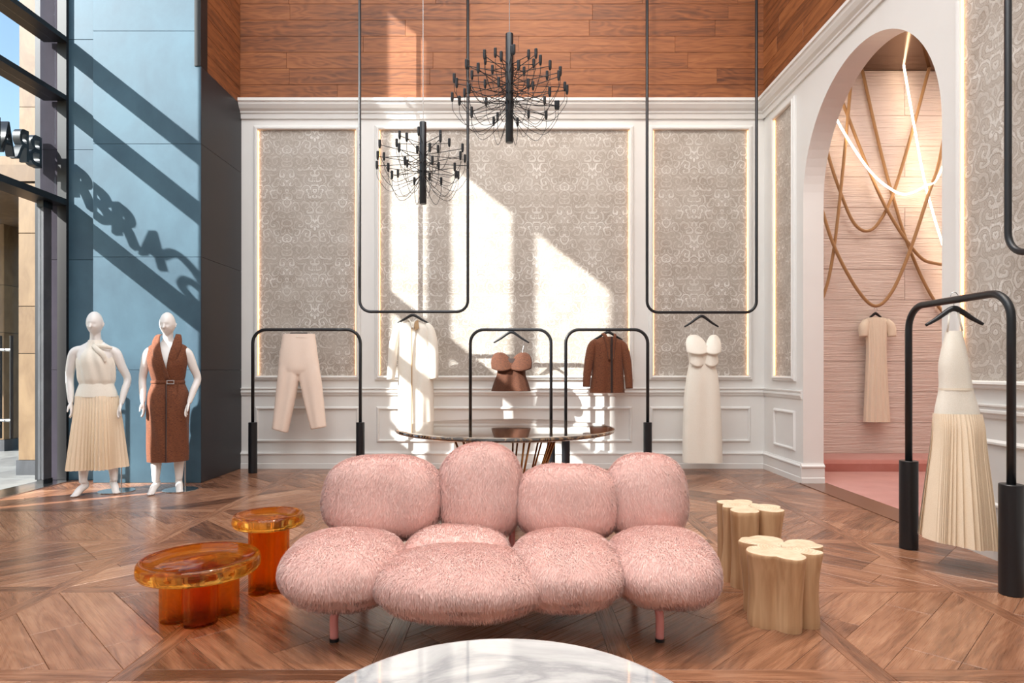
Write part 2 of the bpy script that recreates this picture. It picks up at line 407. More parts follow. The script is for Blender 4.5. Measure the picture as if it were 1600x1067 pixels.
CORNICE = [(0, 4.33), (.02, 4.33), (.026, 4.36), (.03, 4.385), (.045, 4.395), (.045, 4.415), (.075, 4.44), (.10, 4.48), (.105, 4.51), (.12, 4.515), (.12, 4.55), (0, 4.55)]
RAIL = [(0, .905), (.012, .905), (.02, .93), (.028, .94), (.028, .955), (.018, .962), (.018, .975), (.03, .985), (.03, .995), (0, 1.0)]
BASE = [(0, 0), (.03, 0), (.03, .06), (.024, .066), (.024, .17), (.036, .178), (.036, .19), (.016, .205), (.012, .215), (0, .215)]

# floor: dark bed with oak planks laid in framed squares
mb = MB(); mb.box(XS-.02, XR+.25, -2.6, YB+.3, -.12, -.014); floor = struct(mb.build('floor', MT['subfloor']))
sl = Slabs(fl); near = []; far = []
MOD, BW = 1.0, .095
X0, Y0 = -1.487, 2.607
def in_room(p):
    for n, d in (((1, 0), XR+.22), ((-1, 0), -XS), ((0, 1), YB), ((0, -1), 1.2)):
        p = clip(p, n, d)
        if len(p) < 3: return []
    return p
pieces = []
for i in range(-5, 6):
    for j in range(-2, 7):
        fx, fy = X0+i*MOD, Y0+j*MOD; F = MOD-BW
        pieces.append(([(fx-BW, fy-BW), (fx, fy-BW), (fx, fy+F), (fx-BW, fy+F)], PI/2))
        pieces.append(([(fx, fy-BW), (fx+F, fy-BW), (fx+F, fy), (fx, fy)], 0.0))
        sg = 1 if (i >= 1) ^ (j % 2 == 1) else -1
        cx, cy = fx+F/2, fy+F/2; d = (sg/math.sqrt(2), 1/math.sqrt(2)); nn = (-d[1], d[0])
        W = F*math.sqrt(2)/6; sq = [(fx, fy), (fx+F, fy), (fx+F, fy+F), (fx, fy+F)]
        for q in range(-3, 3):
            p = clip(sq, nn, cx*nn[0]+cy*nn[1]+(q+1)*W); p = clip(p, (-nn[0], -nn[1]), -(cx*nn[0]+cy*nn[1]+q*W)) if len(p) > 2 else []
            if len(p) < 3: continue
            ang = math.atan2(d[1], d[0])
            if abs(q+.5) < 2:
                c = cx*d[0]+cy*d[1]+random.choice((-.22, .18, .05, .3, -.34))
                for s_ in (1, -1):
                    pp = clip(p, (s_*d[0], s_*d[1]), s_*c)
                    if len(pp) > 2: pieces.append((pp, ang))
            else: pieces.append((p, ang))
def seen(p):
    ok = False
    for x, y in p:
        px, py = VPX+FPX*x/max(y, .2), VPY+FPX*CAMH/max(y, .2)
        if -40 < px < 1640 and py < 1110: ok = True
    return ok
vis = [(in_room(p), a) for p, a in pieces]; vis = [(p, a) for p, a in vis if len(p) > 2 and abs(area2(p)) > .0004]
vis.sort(key=lambda t: (not seen(t[0]), sum(q[1] for q in t[0])/len(t[0])))
for n_, (p, a) in enumerate(vis):
    tn = random.gauss(.5, .24)
    if n_ < 296 and seen(p):
        if sl.piece(p, -.014, 0, a, .0015, .0007, tn): sl.build('plank', MT['floorwood'], floor)
rest = False
for n_, (p, a) in enumerate(vis):
    if not (n_ < 296 and seen(p)): rest = sl.piece(p, -.014, 0, a, .0015, .0007, random.gauss(.5, .24)) or rest
if rest: sl.build('plank_field', MT['floorwood'], floor, 'stuff')

# walls
def cladding(fr, u0, u1, z0, rows, parent, pitch=.2, off=0.0, lmin=1.1, lmax=2.3, h1=.02):
    s_ = Slabs(fr)
    for r in range(rows):
        u = u0-random.uniform(0, .9)
        while u < u1-.02:
            e = u+random.uniform(lmin, lmax)
            if u1-e < .25: e = u1+.1
            a, b = max(u, u0), min(e, u1)
            if b-a > .02 and s_.piece([(a, z0+r*pitch), (b, z0+r*pitch), (b, z0+(r+1)*pitch), (a, z0+(r+1)*pitch)], 0.001, h1, 0, .0022, .001, random.gauss(.5, .22)):
                s_.build('plank', MT['wallwood'], parent)
            u = e
    if s_.piece([(u0, z0+rows*pitch), (u1, z0+rows*pitch), (u1, ZT), (u0, ZT)], .001, h1, 0, .002, .001, .5): s_.build('upper_cladding', MT['wallwood'], parent)
mb = MB(); mb.box(XL-.1, XR+.22, YB, YB+.16, 0, ZT); wall_back = struct(mb.build('wall_back', MT['white']))
mb = MB(); mb.box(XS-.3, XR+.3, -2.76, -2.6, 0, ZT); struct(mb.build('wall_front', MT['white']))
mb = MB(); mb.box(XS-.3, XR+.3, -2.7, YB+.2, ZT, ZT+.15); struct(mb.build('ceiling', MT['white']))
cladding(wb, XL, XR, ZC, 8, wall_back)

# right wall with its arch
AY0, AY1 = 4.66, 6.88; AC, AR = (AY0+AY1)/2, (AY1-AY0)/2; AZ = 3.04
WT = .22
mb = MB(); N = 40
def wall_strip(y0, y1, z0a, z0b):
    mb.add([(XR,y0,z0a),(XR,y1,z0b),(XR,y1,ZT),(XR,y0,ZT),(XR+WT,y0,z0a),(XR+WT,y1,z0b),(XR+WT,y1,ZT),(XR+WT,y0,ZT)],
           [(0,1,2,3),(4,7,6,5),(0,4,5,1),(3,2,6,7)])
wall_strip(-2.6, AY0, 0, 0); wall_strip(AY1, YB, 0, 0)
pa = [(AC-AR*math.cos(PI*k/N), AZ+AR*math.sin(PI*k/N)) for k in range(N+1)]
for (ya, za), (yb, zb) in zip(pa[:-1], pa[1:]): wall_strip(ya, yb, za, zb)
for y in (AY0, AY1): mb.add([(XR,y,0),(XR+WT,y,0),(XR+WT,y,AZ),(XR,y,AZ)], [(0,1,2,3)])
me = mb.mesh(False)
bm = bmesh.new(); bm.from_mesh(me); bmesh.ops.remove_doubles(bm, verts=bm.verts, dist=1e-5); bmesh.ops.recalc_face_normals(bm, faces=bm.faces); bm.to_mesh(me); bm.free()
wall_right = struct(link('wall_right', me, MT['white']))
cladding(wr, 1.5, YB-.02, ZC, 5, wall_right)

def panel(parent, fr, u0, u1, v0, v1, led=('l', 'r', 't')):
    s_ = Slabs(fr)
    s_.piece([(u0, v0), (u1, v0), (u1, v1), (u0, v1)], .001, .006, 0, .001, 0, .5)
    for i, t in enumerate(s_.uv): pass
    o = s_.build('wallpaper_panel', MT['damask'], parent)
    m_ = MB(); frame_rect(m_, fr, u0, u1, v0, v1, PROF_BIG); m_.build('panel_frame', MT['white'], parent)
    t = .009
    for c in led:
        m_ = MB()
        if c == 'l': slabbox(m_, fr, u0+.001, u0+t, v0+.01, v1-.01, .008, .022)
        if c == 'r': slabbox(m_, fr, u1-t, u1-.001, v0+.01, v1-.01, .008, .022)
        if c == 't': slabbox(m_, fr, u0+.02, u1-.02, v1-t, v1-.001, .008, .016)
        m_.build('led_strip', MT['led'], parent)
def dado(parent, fr, u0, u1, v0=.36, v1=.73):
    m_ = MB(); frame_rect(m_, fr, u0, u1, v0, v1, PROF_DADO); m_.build('dado_frame', MT['white'], parent)
PB, PT = 1.15, 4.19
for a, b in ((404, 557), (593, 983), (1020, 1168)):
    panel(wall_back, wb, PXW(a, YB), PXW(b, YB), PB, PT, ('l', 'r'))
    dado(wall_back, wb, PXW(a, YB), PXW(b, YB))
panel(wall_right, wr, 7.10, 7.60, PB, PT, ('r',)); dado(wall_right, wr, 7.10, 7.60)
panel(wall_right, wr, 1.6, 4.43, PB, PT, ('r',)); dado(wall_right, wr, 1.6, 4.40)
panel(wall_right, wr, -1.9, 1.2, PB, PT, ('r',)); dado(wall_right, wr, -1.9, 1.2)
n = 1
for nm, prof in (('cornice', CORNICE), ('chair_rail', RAIL)):
    m_ = MB(); molding(m_, wb, XL+.02, XR-.001, prof); struct(m_.build('trim_%d' % n, MT['white'])); n += 1
    if nm == 'cornice':
        m_ = MB(); molding(m_, wr, -2.6, YB-.001, prof); struct(m_.build('trim_%d' % n, MT['white'])); n += 1
    else:
        for y0, y1 in ((AY1+.02, YB-.001), (-2.6, AY0-.02)):
            m_ = MB(); molding(m_, wr, y0, y1, prof); struct(m_.build('trim_%d' % n, MT['white'])); n += 1
m_ = MB(); molding(m_, wb, XL+.02, XR-.001, BASE); struct(m_.build('baseboard_back', MT['white']))
m_ = MB()
molding(m_, wr, AY1, YB-.001, BASE); molding(m_, wr, -2.6, AY0, BASE)
for y, s_ in ((AY1, -1), (AY0, 1)):
    fr = (lambda y, s_: (lambda u, v, h: (u, y+s_*h, v)))(y, s_)
    molding(m_, fr, XR-.03, XR+WT, BASE)
struct(m_.build('baseboard_right', MT['white']))
m_ = MB(); m_.box(XR-.04, XR+WT+.03, AY0, AY1, 0.0005, .006); struct(m_.build('trim_%d' % n, MT['floorwood'])); n += 1

# left return: dark steel below, oak above
mb = MB(); mb.box(XL-.25, XL, YF+.001, YB+.1, 0, ZT); wall_left = struct(mb.build('wall_left', MT['darksteel']))
s_ = Slabs(wl)
for q in range(4):
    if s_.piece([(YF-.02, q*1.22), (YB-.002, q*1.22), (YB-.002, min(4.5, (q+1)*1.22)), (YF-.02, min(4.5, (q+1)*1.22))], .001, .02, 0, .002, .0015): s_.build('panel', MT['darksteel'], wall_left)
cladding(wl, YF+.12, YB-.03, 4.5, 8, wall_left, .2, 0, 2, 3, .015)
m_ = MB(); m_.box(XL-.05, XL+.02, YF-.03, YF+.12, 4.5, ZT); m_.build('corner_post', MT['blackpost'], wall_left)

# blue patinated steel wall beside the shopfront
mb = MB(); mb.box(-4.525, XL-.001, YF+.001, YF+.3, 0, ZT); mb.box(XS-.4, -4.524, YF+.181, YF+.32, 0, ZT)
wall_blue = struct(mb.build('wall_shopfront_side', MT['darksteel']))
s_ = Slabs(wf)
for q in range(7):
    s_.piece([(-4.525, q*1.22), (XL+.018, q*1.22), (XL+.018, (q+1)*1.22), (-4.525, (q+1)*1.22)], .001, .02, 0, .002, .0015); s_.build('panel', MT['bluesteel'], wall_blue)
s_ = Slabs(wff)
for q in range(7):
    s_.piece([(XS-.02, q*1.22), (-4.53, q*1.22), (-4.53, (q+1)*1.22), (XS-.02, (q+1)*1.22)], .001, .02, 0, .002, .0015); s_.build('panel', MT['bluesteel'], wall_blue)
    s_.piece([(XS-.33, q*1.22), (XS-.11, q*1.22), (XS-.11, (q+1)*1.22), (XS-.33, (q+1)*1.22)], .001, .02, 0, .002, .0015); s_.build('jamb_panel', MT['jamb'], wall_blue)

# shopfront: deep transoms, mullions, panes and a glazed door
DP = .257
XO = XS-DP
mb = MB(); mb.box(XS-.11, XS-.01, YF+.12, YF+.17, 0, ZT); win = struct(mb.build('window_1', MT['blackpost']))
def beam(nm, y0, y1, z0, z1, x0=XO, x1=XS, m='blackpost'):
    m_ = MB(); m_.box(x0, x1, y0, y1, z0, z1); return m_.build(nm, MT[m], win)
YN = 3.69
for z in (4.83, 4.185): beam('transom', YN, YF+.12, z, z+.055)
beam('transom', YN, YF+.12, 3.03, 3.10)
beam('mullion', 5.669, 5.729, 3.10, ZT); beam('mullion', 5.165, 5.205, 3.10, ZT); beam('mullion', 4.465, 4.505, 3.10, ZT)
beam('mullion', 5.669, 5.729, 0, 3.03); beam('mullion', YN-.12, YN, 0, ZT)
beam('head_panel', YN, 5.165, 7.17, ZT, XS-.18, XS-.08); beam('head_panel', 5.205, YF+.12, 8.45, ZT, XS-.18, XS-.08)
# unseen panels added to block the sun in the lower bays, leaving a slit
beam('sun_block_panel', YN, 5.30, 0, 3.03, XS-.12, XS-.08); beam('sun_block_panel', 5.44, 5.669, 0, 3.03, XS-.12, XS-.08)
for y0, y1, z1 in ((YN, 4.465, 7.17), (4.505, 5.165, 7.17), (5.205, 5.669, 8.45), (5.729, YF+.12, 8.45)):
    zs = [3.10, 4.185, 4.83, z1]
    for q in range(3):
        m_ = MB(); m_.box(XS-.135, XS-.125, y0+.002, y1-.002, zs[q]+(.057 if q else .002), zs[q+1]-.002); m_.build('pane', MT['glass'], win)
mb = MB(); mb.box(XS-.3, XS, -2.6, YN-.12, 0, ZT); struct(mb.build('wall_shopfront', MT['white']))
# door: fixed side frame and a leaf of glass standing ajar
door = struct(empty('door_1', (XS-.13, 6.93, 0)))
m_ = MB(); m_.box(-.03, .03, -.10, .02, .02, 3.0); m_.build('door_frame', MT['darkstone'], door)
m_ = MB(); m_.box(-.035, .035, -.11, .03, 2.96, 3.03); m_.build('pivot_head', MT['blackpost'], door)
m_ = MB(); m_.box(-.035, .035, -.11, .03, .0, .05); m_.build('pivot_shoe', MT['blackpost'], door)
m_ = MB(); m_.box(-.006, .006, -1.02, -.10, .03, 2.98); m_.build('pane', MT['glass'], door)
for x in (-.055, .055):
    m_ = MB(); m_.cyl((x, -.57, .54), (x, -.57, 1.56), .015, 14); h_ = m_.build('door_handle', MT['black'], door, auto=40)
    for z in (.72, 1.42):
        m_ = MB(); m_.cyl((x, -.57, z), (x*.1, -.57, z), .016, 12); m_.build('standoff', MT['steel'], h_, auto=40)
mb = MB(); mb.box(XO-.02, XS+.06, YN, YF+.1, -.01, .008); mb.build('threshold', MT['steel'], win)

# ------------------------------------------------------------------ outside the shopfront
mb = MB(); mb.box(-60, XO-.02, -30, 60, -.3, -.012); pav = struct(mb.build('ground_outside', MT['darkstone']))
s_ = Slabs(fl)
for i in range(14):
    for j in range(14):
        x, y = XO-.02-(i+1)*.9, 3.6+j*.9
        if s_.piece([(x, y), (x+.9, y), (x+.9, y+.9), (x, y+.9)], -.012, .0, 0, .002, .002):
            pass
s_.build('paver_field', MT['paving'], pav, 'stuff')
def clad_column(name, label, x0, x1, y0, y1, z1, base=.17, course=1.0, mat='travertine'):
    r = thing(name, label, 'column', ((x0+x1)/2, (y0+y1)/2, 0))
    cx, cy = (x0+x1)/2, (y0+y1)/2
    m_ = MB(); m_.box(x0-cx+.02, x1-cx-.02, y0-cy+.02, y1-cy-.02, 0, z1); m_.build('core', MT['darkstone'], r)
    if base:
        m_ = MB(); m_.box(x0-cx-.015, x1-cx+.015, y0-cy-.015, y1-cy+.015, 0, base); m_.build('plinth', MT['darkstone'], r)
    z = base; hs = [1.24, .55, .85, 1.05, 1.2]; q = 0
    while z < z1-.01:
        e = min(z1, z+hs[q % 5]*course); q += 1
        for fr, a, b in (((lambda u, v, h: (u, y0-cy-h+.02, v)), x0-cx, x1-cx), ((lambda u, v, h: (x1-cx+h-.02, u, v)), y0-cy, y1-cy)):
            s2 = Slabs(fr); s2.piece([(a, z), (b, z), (b, e), (a, e)], 0, .02, 0, .003, .003); s2.build('cladding_stone', MT[mat], r)
        z = e
clad_column('stone_column', 'beige travertine clad column standing just outside the glass door', -5.74, -5.47, 7.44, 7.9, 3.4)
clad_column('stone_tower', 'tall honey stone pier rising behind the shop sign', -8.78, -8.05, 11.4, 12.2, 14, 0, 1.6)
clad_column('stone_building', 'low stone building outside at the left edge of the photo', -15.6, -8.84, 11.6, 15.0, 5.1, 0, 1.6)
clad_column('timber_toned_pier', 'orange toned stone pier seen beyond the door handle', -8.1, -7.62, 9.6, 10.0, 3.5, .17, 1.3)
mb = MB(); mb.box(-12.6, -7.0, 10.2, 10.32, .0, 3.4); tag(mb.build('recess_shade_slab', MT['darkstone']), 'dark slab standing for the shaded recess outside between the two stone piers', 'wall')  # dark slab stands in for the shade of a recess
mb = MB(); mb.box(-14, -5.3, 7.42, 10.6, 3.41, 3.6); tag(mb.build('canopy_slab', MT['travertine']), 'pale soffit slab resting on the stone column outside the door', 'canopy')

# sign letters, read from the street
def glyph(ch, wide, high, depth):
    c = bpy.data.curves.new('g', 'FONT'); c.body = ch; c.size = 1; c.extrude = .5
    o = bpy.data.objects.new('g', c); COL.objects.link(o)
    dg = bpy.context.evaluated_depsgraph_get(); me = bpy.data.meshes.new_from_object(o.evaluated_get(dg))
    bpy.data.objects.remove(o)
    v = np.array([p.co for p in me.vertices]); lo, hi = v.min(0), v.max(0)
    v = (v-lo)/(hi-lo)*np.array([wide, high, depth])
    out = np.stack([-v[:, 2], -v[:, 0]+wide/2, v[:, 1]], 1)      # x -> -Y, y -> Z, z -> -X
    me.vertices.foreach_set('co', out.ravel()); me.update(); return me
sign = thing('shop_sign', 'black raised letters spelling BRA seen reversed through the glass above the door', 'sign', (XO-.02, 6.4, 3.44))
for ch, y in (('B', 6.965), ('R', 6.775), ('A', 6.585), ('B', 6.395), ('R', 6.205), ('A', 6.015)):  # last three letters are added out of view to cast the further shadows
    link('letter', glyph(ch, .168, .335, .08), MT['black'], sign, loc=(0, y-6.4, 0))
m_ = MB(); m_.tube(catmull([(-.05, -.46, .16), (-.05, -.56, .30), (-.05, -.70, .26), (-.05, -.80, .08), (-.05, -.72, -.06), (-.05, -.60, .0), (-.05, -.66, .12), (-.05, -.85, .10), (-.05, -1.0, .02)], 6), .035, 8); m_.build('swash', MT['black'], sign, True)  # unseen curved stroke, added for its looping shadow

# ------------------------------------------------------------------ alcove behind the arch
YA, ZA = 8.26, 5.07
XA0, XA1 = XR+WT, 7.6
mb = MB(); mb.box(XA0-.2, XA1, YA, YA+.15, 0, ZA+.1); wall_alcove = struct(mb.build('wall_alcove', MT['plaster']))
s_ = Slabs(lambda u, v, h: (u, YA-h, v))
z = .146; row = 0
while z < ZA-.01:
    e = min(ZA, z+.395); u = 3.97-2.16*(1 if row % 2 == 0 else .5); row += 1
    while u < XA1:
        a, b = max(u, XA0), min(u+2.16, XA1)
        if b-a > .02:
            s_.piece([(a, z), (b, z), (b, e), (a, e)], .001, .03, 0, .004, .002); s_.build('block', MT['plaster'], wall_alcove)
        u += 2.16
    z = e
mb = MB(); mb.box(XA1, XA1+.15, 3.2, YA+.15, 0, ZA+.1); struct(mb.build('wall_alcove_right', MT['plaster']))
mb = MB(); mb.box(XA0, XA1+.15, 3.05, 3.2, 0, ZA+.1); struct(mb.build('wall_alcove_front', MT['plaster']))
mb = MB(); mb.box(XA0, XA1, 3.2, YA, ZA, ZA+.1); struct(mb.build('ceiling_alcove', MT['bronze']))
mb = MB(); mb.box(XA0, XA1, 3.2, YA, -.1, .004); struct(mb.build('floor_alcove', MT['carpet']))
mb = MB(); mb.loft([[(x, 7.62+(.02 if k in (0, 5) else 0), 0) if 0 else (x, y, zz) for k, (y, zz) in enumerate([(7.66, .004), (7.64, .1), (7.66, .14), (7.70, .15), (YA-.03, .15), (YA-.03, .004)])] for x in (XA0+.001, XA1-.001)])
tag(mb.build('carpeted_step', MT['carpet']), 'pink carpeted step along the foot of the alcove wall', 'step')
# ------------------------------------------------------------------ pink fur sofa
rng = np.random.default_rng(3)
def pillow(c, h, e=2.5, tilt=(0, 0, 0), groove=None, nu=44, nv=26, puff=.02, seed=0, ez=2.15):
    """superellipsoid cushion: verts and faces"""
    R = Euler(tilt).to_matrix(); vs = []; fs = []
    sp = lambda a, p: math.copysign(abs(a)**p, a)
    for j in range(nv+1):
        ph = -PI/2+PI*j/nv
        for i in range(nu):
            th = 2*PI*i/nu
            x = sp(math.cos(ph), 2/e)*sp(math.cos(th), 2/e); y = sp(math.cos(ph), 2/e)*sp(math.sin(th), 2/e); z = sp(math.sin(ph), 2/ez)
            w = 1+puff*(math.sin(3.1*x+seed)*math.cos(2.7*y+2*seed)+.5*math.sin(5*z+seed*3+2*x))
            if groove is not None: w -= .085*math.exp(-((z-groove)/.06)**2)
            vs.append(tuple(R @ Vector((x*h[0]*w, y*h[1]*w, z*h[2]*w))+Vector(c)))
    for j in range(nv):
        for i in range(nu):
            fs.append((j*nu+i, j*nu+(i+1) % nu, (j+1)*nu+(i+1) % nu, (j+1)*nu+i))
    return vs, fs
def cushion(parent, c, h, count, **kw):
    count = int(count*1.25)
    vs, fs = pillow(c, h, **kw); mb = MB(); mb.add(vs, fs); me = mb.mesh(False)
    bm = bmesh.new(); bm.from_mesh(me); bmesh.ops.remove_doubles(bm, verts=bm.verts, dist=1e-4)
    bmesh.ops.recalc_face_normals(bm, faces=bm.faces); bmesh.ops.triangulate(bm, faces=bm.faces); bm.to_mesh(me); bm.free()
    at = me.attributes.new('tone', 'FLOAT', 'FACE'); at.data.foreach_set('value', np.full(len(me.polygons), .35, dtype=np.float32))
    cu = link('cushion', me, MT['fur'], parent, True)
    nv = len(me.vertices); P = np.zeros(nv*3, np.float32); me.vertices.foreach_get('co', P); P = P.reshape(-1, 3)
    Nn = np.zeros(nv*3, np.float32); me.vertices.foreach_get('normal', Nn); Nn = Nn.reshape(-1, 3)
    T = np.zeros(len(me.polygons)*3, np.int32); me.polygons.foreach_get('vertices', T); T = T.reshape(-1, 3)
    A = np.linalg.norm(np.cross(P[T[:, 1]]-P[T[:, 0]], P[T[:, 2]]-P[T[:, 0]]), axis=1)
    # the underside and back carry less pile
    cz = Nn[T].mean(1); A = A*np.clip(1.0+.6*(-cz[:, 1])+.3*cz[:, 2], .15, 2)
    ti = rng.choice(len(T), count, p=A/A.sum()); r1, r2 = rng.random(count), rng.random(count); s1 = np.sqrt(r1)
    w = np.stack([1-s1, s1*(1-r2), s1*r2], 1)[:, :, None]
    p = (P[T[ti]]*w).sum(1); n = (Nn[T[ti]]*w).sum(1); n /= np.linalg.norm(n, axis=1, keepdims=True)
    # clumps: a smooth swirl shared by neighbours plus own jitter, combed downwards
    f1 = np.stack([np.sin(p[:, 1]*31+p[:, 2]*23+p[:, 0]*9), np.sin(p[:, 0]*29-p[:, 2]*17), np.sin(p[:, 0]*21+p[:, 1]*27)], 1)
    cell = np.floor(p*55).astype(np.int64); hsh = ((cell[:, 0]*73856093) ^ (cell[:, 1]*19349663) ^ (cell[:, 2]*83492791)) % 1000
    ca = hsh/1000*2*PI; f2 = np.stack([np.cos(ca), np.sin(ca*1.7), np.sin(ca)], 1)
    comb = np.array([0, -.55, -.75])+f1*.22+f2*.07+rng.normal(0, .14, (count, 3))
    comb -= n*(comb*n).sum(1, keepdims=True)
    ln = rng.uniform(.014, .026, (count, 1))
    count_ = count
    d1 = n*.62+comb*.7; d1 /= np.linalg.norm(d1, axis=1, keepdims=True)
    d2 = n*.22+comb*1.0+np.array([0, 0, -.18]); d2 /= np.linalg.norm(d2, axis=1, keepdims=True)
    side = np.cross(d1, n)+.25*rng.normal(0, 1, (count, 3)); side -= d1*(side*d1).sum(1, keepdims=True); side /= np.linalg.norm(side, axis=1, keepdims=True)+1e-9
    wd = .0009
    fl_ = (np.cross(side*2, d1)*n).sum(1) < 0; side[fl_] *= -1
    m1 = p+d1*ln*.5; tip = m1+d2*ln*.55
    V = np.stack([p-side*wd, p+side*wd, m1+side*wd*.8, m1-side*wd*.8, tip], 1).reshape(-1, 3)
    b = np.arange(count)[:, None]*5
    quads = (b+np.array([[0, 1, 2, 3]])); tris = (b+np.array([[3, 2, 4]]))
    lv = np.concatenate([quads, tris], 1).ravel()
    ls = np.concatenate([np.arange(count)[:, None]*7, np.arange(count)[:, None]*7+4], 1).ravel()
    fm = bpy.data.meshes.new('fur'); fm.vertices.add(len(V)); fm.vertices.foreach_set('co', V.astype(np.float32).ravel())
    fm.loops.add(len(lv)); fm.loops.foreach_set('vertex_index', lv.astype(np.int32))
    fm.polygons.add(len(ls)); fm.polygons.foreach_set('loop_start', ls.astype(np.int32))
    fm.update(calc_edges=True)
    tn = np.repeat(np.clip(.55+rng.normal(0, .14, count)+(hsh/1000-.5)*.15, 0, 1), 2)
    at = fm.attributes.new('tone', 'FLOAT', 'FACE'); at.data.foreach_set('value', tn.astype(np.float32))
    fm.polygons.foreach_set('use_smooth', np.ones(len(ls), bool))
    sn = n+.14*rng.normal(0, 1, n.shape)+f2*.08; sn /= np.linalg.norm(sn, axis=1, keepdims=True)
    fm.normals_split_custom_set_from_vertices(np.repeat(sn, 5, axis=0).tolist())
    o = link('fur', fm, MT['fur'], cu); o['kind'] = 'stuff'
    return cu
sofa = thing('fur_sofa', 'low pink faux fur sofa of plump rounded cushions on thin tubular legs', 'sofa', (-.04, 3.08, 0))
def sofa_c(x, y, z): return (x+.04, y-3.08, z)
K = 1.0
for c, h, cnt, kw in [
    ((-.795, 3.05, .285), (.285, .36, .145), 28900, dict(groove=-.45, seed=1, tilt=(0, .02, .1))),
    ((-.225, 2.87, .276), (.378, .30, .128), 35700, dict(groove=-.42, seed=2)),
    ((-.28, 3.27, .285), (.27, .22, .125), 11900, dict(seed=3)),
    ((.25, 3.02, .290), (.265, .37, .140), 27200, dict(groove=-.45, seed=4)),
    ((.715, 3.06, .290), (.262, .37, .142), 27200, dict(seed=5, tilt=(0, -.02, -.1))),
    ((-.70, 3.50, .525), (.325, .18, .225), 27200, dict(ez=2.5, seed=6, tilt=(-.24, 0, .06))),
    ((-.175, 3.54, .545), (.235, .17, .262), 23800, dict(ez=2.5, seed=7, tilt=(-.22, 0, 0))),
    ((.305, 3.50, .495), (.285, .18, .208), 22100, dict(ez=2.5, seed=8, tilt=(-.24, 0, 0))),
    ((.735, 3.52, .52), (.222, .18, .232), 20400, dict(ez=2.5, seed=9, tilt=(-.24, 0, -.06)))]:
    cushion(sofa, sofa_c(*c), h, cnt, e=2.6, **kw)
for sx in (-1, 1):
    x = -.80 if sx < 0 else .665
    mb = MB(); pts = catmull([sofa_c(x+.06, 3.0, .2), sofa_c(x+.015*-sx+.01, 2.93, .165), sofa_c(x, 2.885, .12), sofa_c(x, 2.88, .012)], 6)
    mb.tube(pts, .019, 14); lg = mb.build('leg', MT['pinkmetal'], sofa, True)
    mb = MB(); mb.cyl(sofa_c(x, 2.88, 0), sofa_c(x, 2.88, .014), .021, 14); mb.build('foot', MT['black'], lg)
    mb = MB(); pts = catmull([sofa_c(x, 3.3, .2), sofa_c(x, 3.42, .165), sofa_c(x, 3.47, .12), sofa_c(x, 3.48, .012)], 6)
    mb.tube(pts, .019, 14); lg = mb.build('leg', MT['pinkmetal'], sofa, True)
    mb = MB(); mb.cyl(sofa_c(x, 3.48, 0), sofa_c(x, 3.48, .014), .021, 14); mb.build('foot', MT['black'], lg)
mb = MB()
for y in (2.96, 3.36): mb.tube([sofa_c(-.86, y, .19), sofa_c(.74, y, .19)], .018, 10)
for x in (-.8, 0, .66): mb.tube([sofa_c(x, 2.9, .19), sofa_c(x, 3.5, .19), sofa_c(x, 3.6, .5)], .018, 10)
mb.build('frame', MT['pinkmetal'], sofa)

# ------------------------------------------------------------------ amber glass side tables
def amber_table(label, loc, rt, h, lobe, lr, th=.085, tilt=0):
    t = thing('amber_glass_table', label, 'side table', loc, tilt)
    mb = MB(); r = rt
    mb.lathe([(.001, h-th+.004), (r-.03, h-th), (r-.012, h-th+.006), (r-.002, h-th+.02), (r, h-th*.5), (r-.003, h-.016), (r-.012, h-.003), (r-.022, h), (r-.034, h-.004),
              (r-.06, h-.016), (r*.6, h-.026), (r*.3, h-.031), (.001, h-.033)], 72)
    mb.build('top_disc', MT['amber'], t, True)
    mb = MB(); rings = []; n = 96
    def clover(rr, z):
        out = []
        for k in range(n):
            a = 2*PI*k/n
            # outer envelope of four circles set round the axis
            best = 0
            for q in range(4):
                b = PI/4+q*PI/2; dx = math.cos(a-b)*lobe; disc = rr*rr-(math.sin(a-b)*lobe)**2
                if disc > 0: best = max(best, dx+math.sqrt(disc))
            out.append((best*math.cos(a), best*math.sin(a), z))
        return out
    zt = h-th+.002
    mb.loft([clover(lr-.006, 0), clover(lr, .006), clover(lr, zt)]+[clover(lr-.014, zt), clover(lr-.014, .016), clover(lr-.02, .014)])
    mb.build('stem', MT['amber2'], t, auto=35)
    return t
amber_table('tall amber glass side table with a round dished top, right of the wider one', (-1.352, 3.56, 0), .193, .425, .070, .057, .072, .37)
amber_table('low wide amber glass side table with a dished top and clover stem', (-1.545, 3.17, 0), .283, .30, .100, .080, .080, -.33)

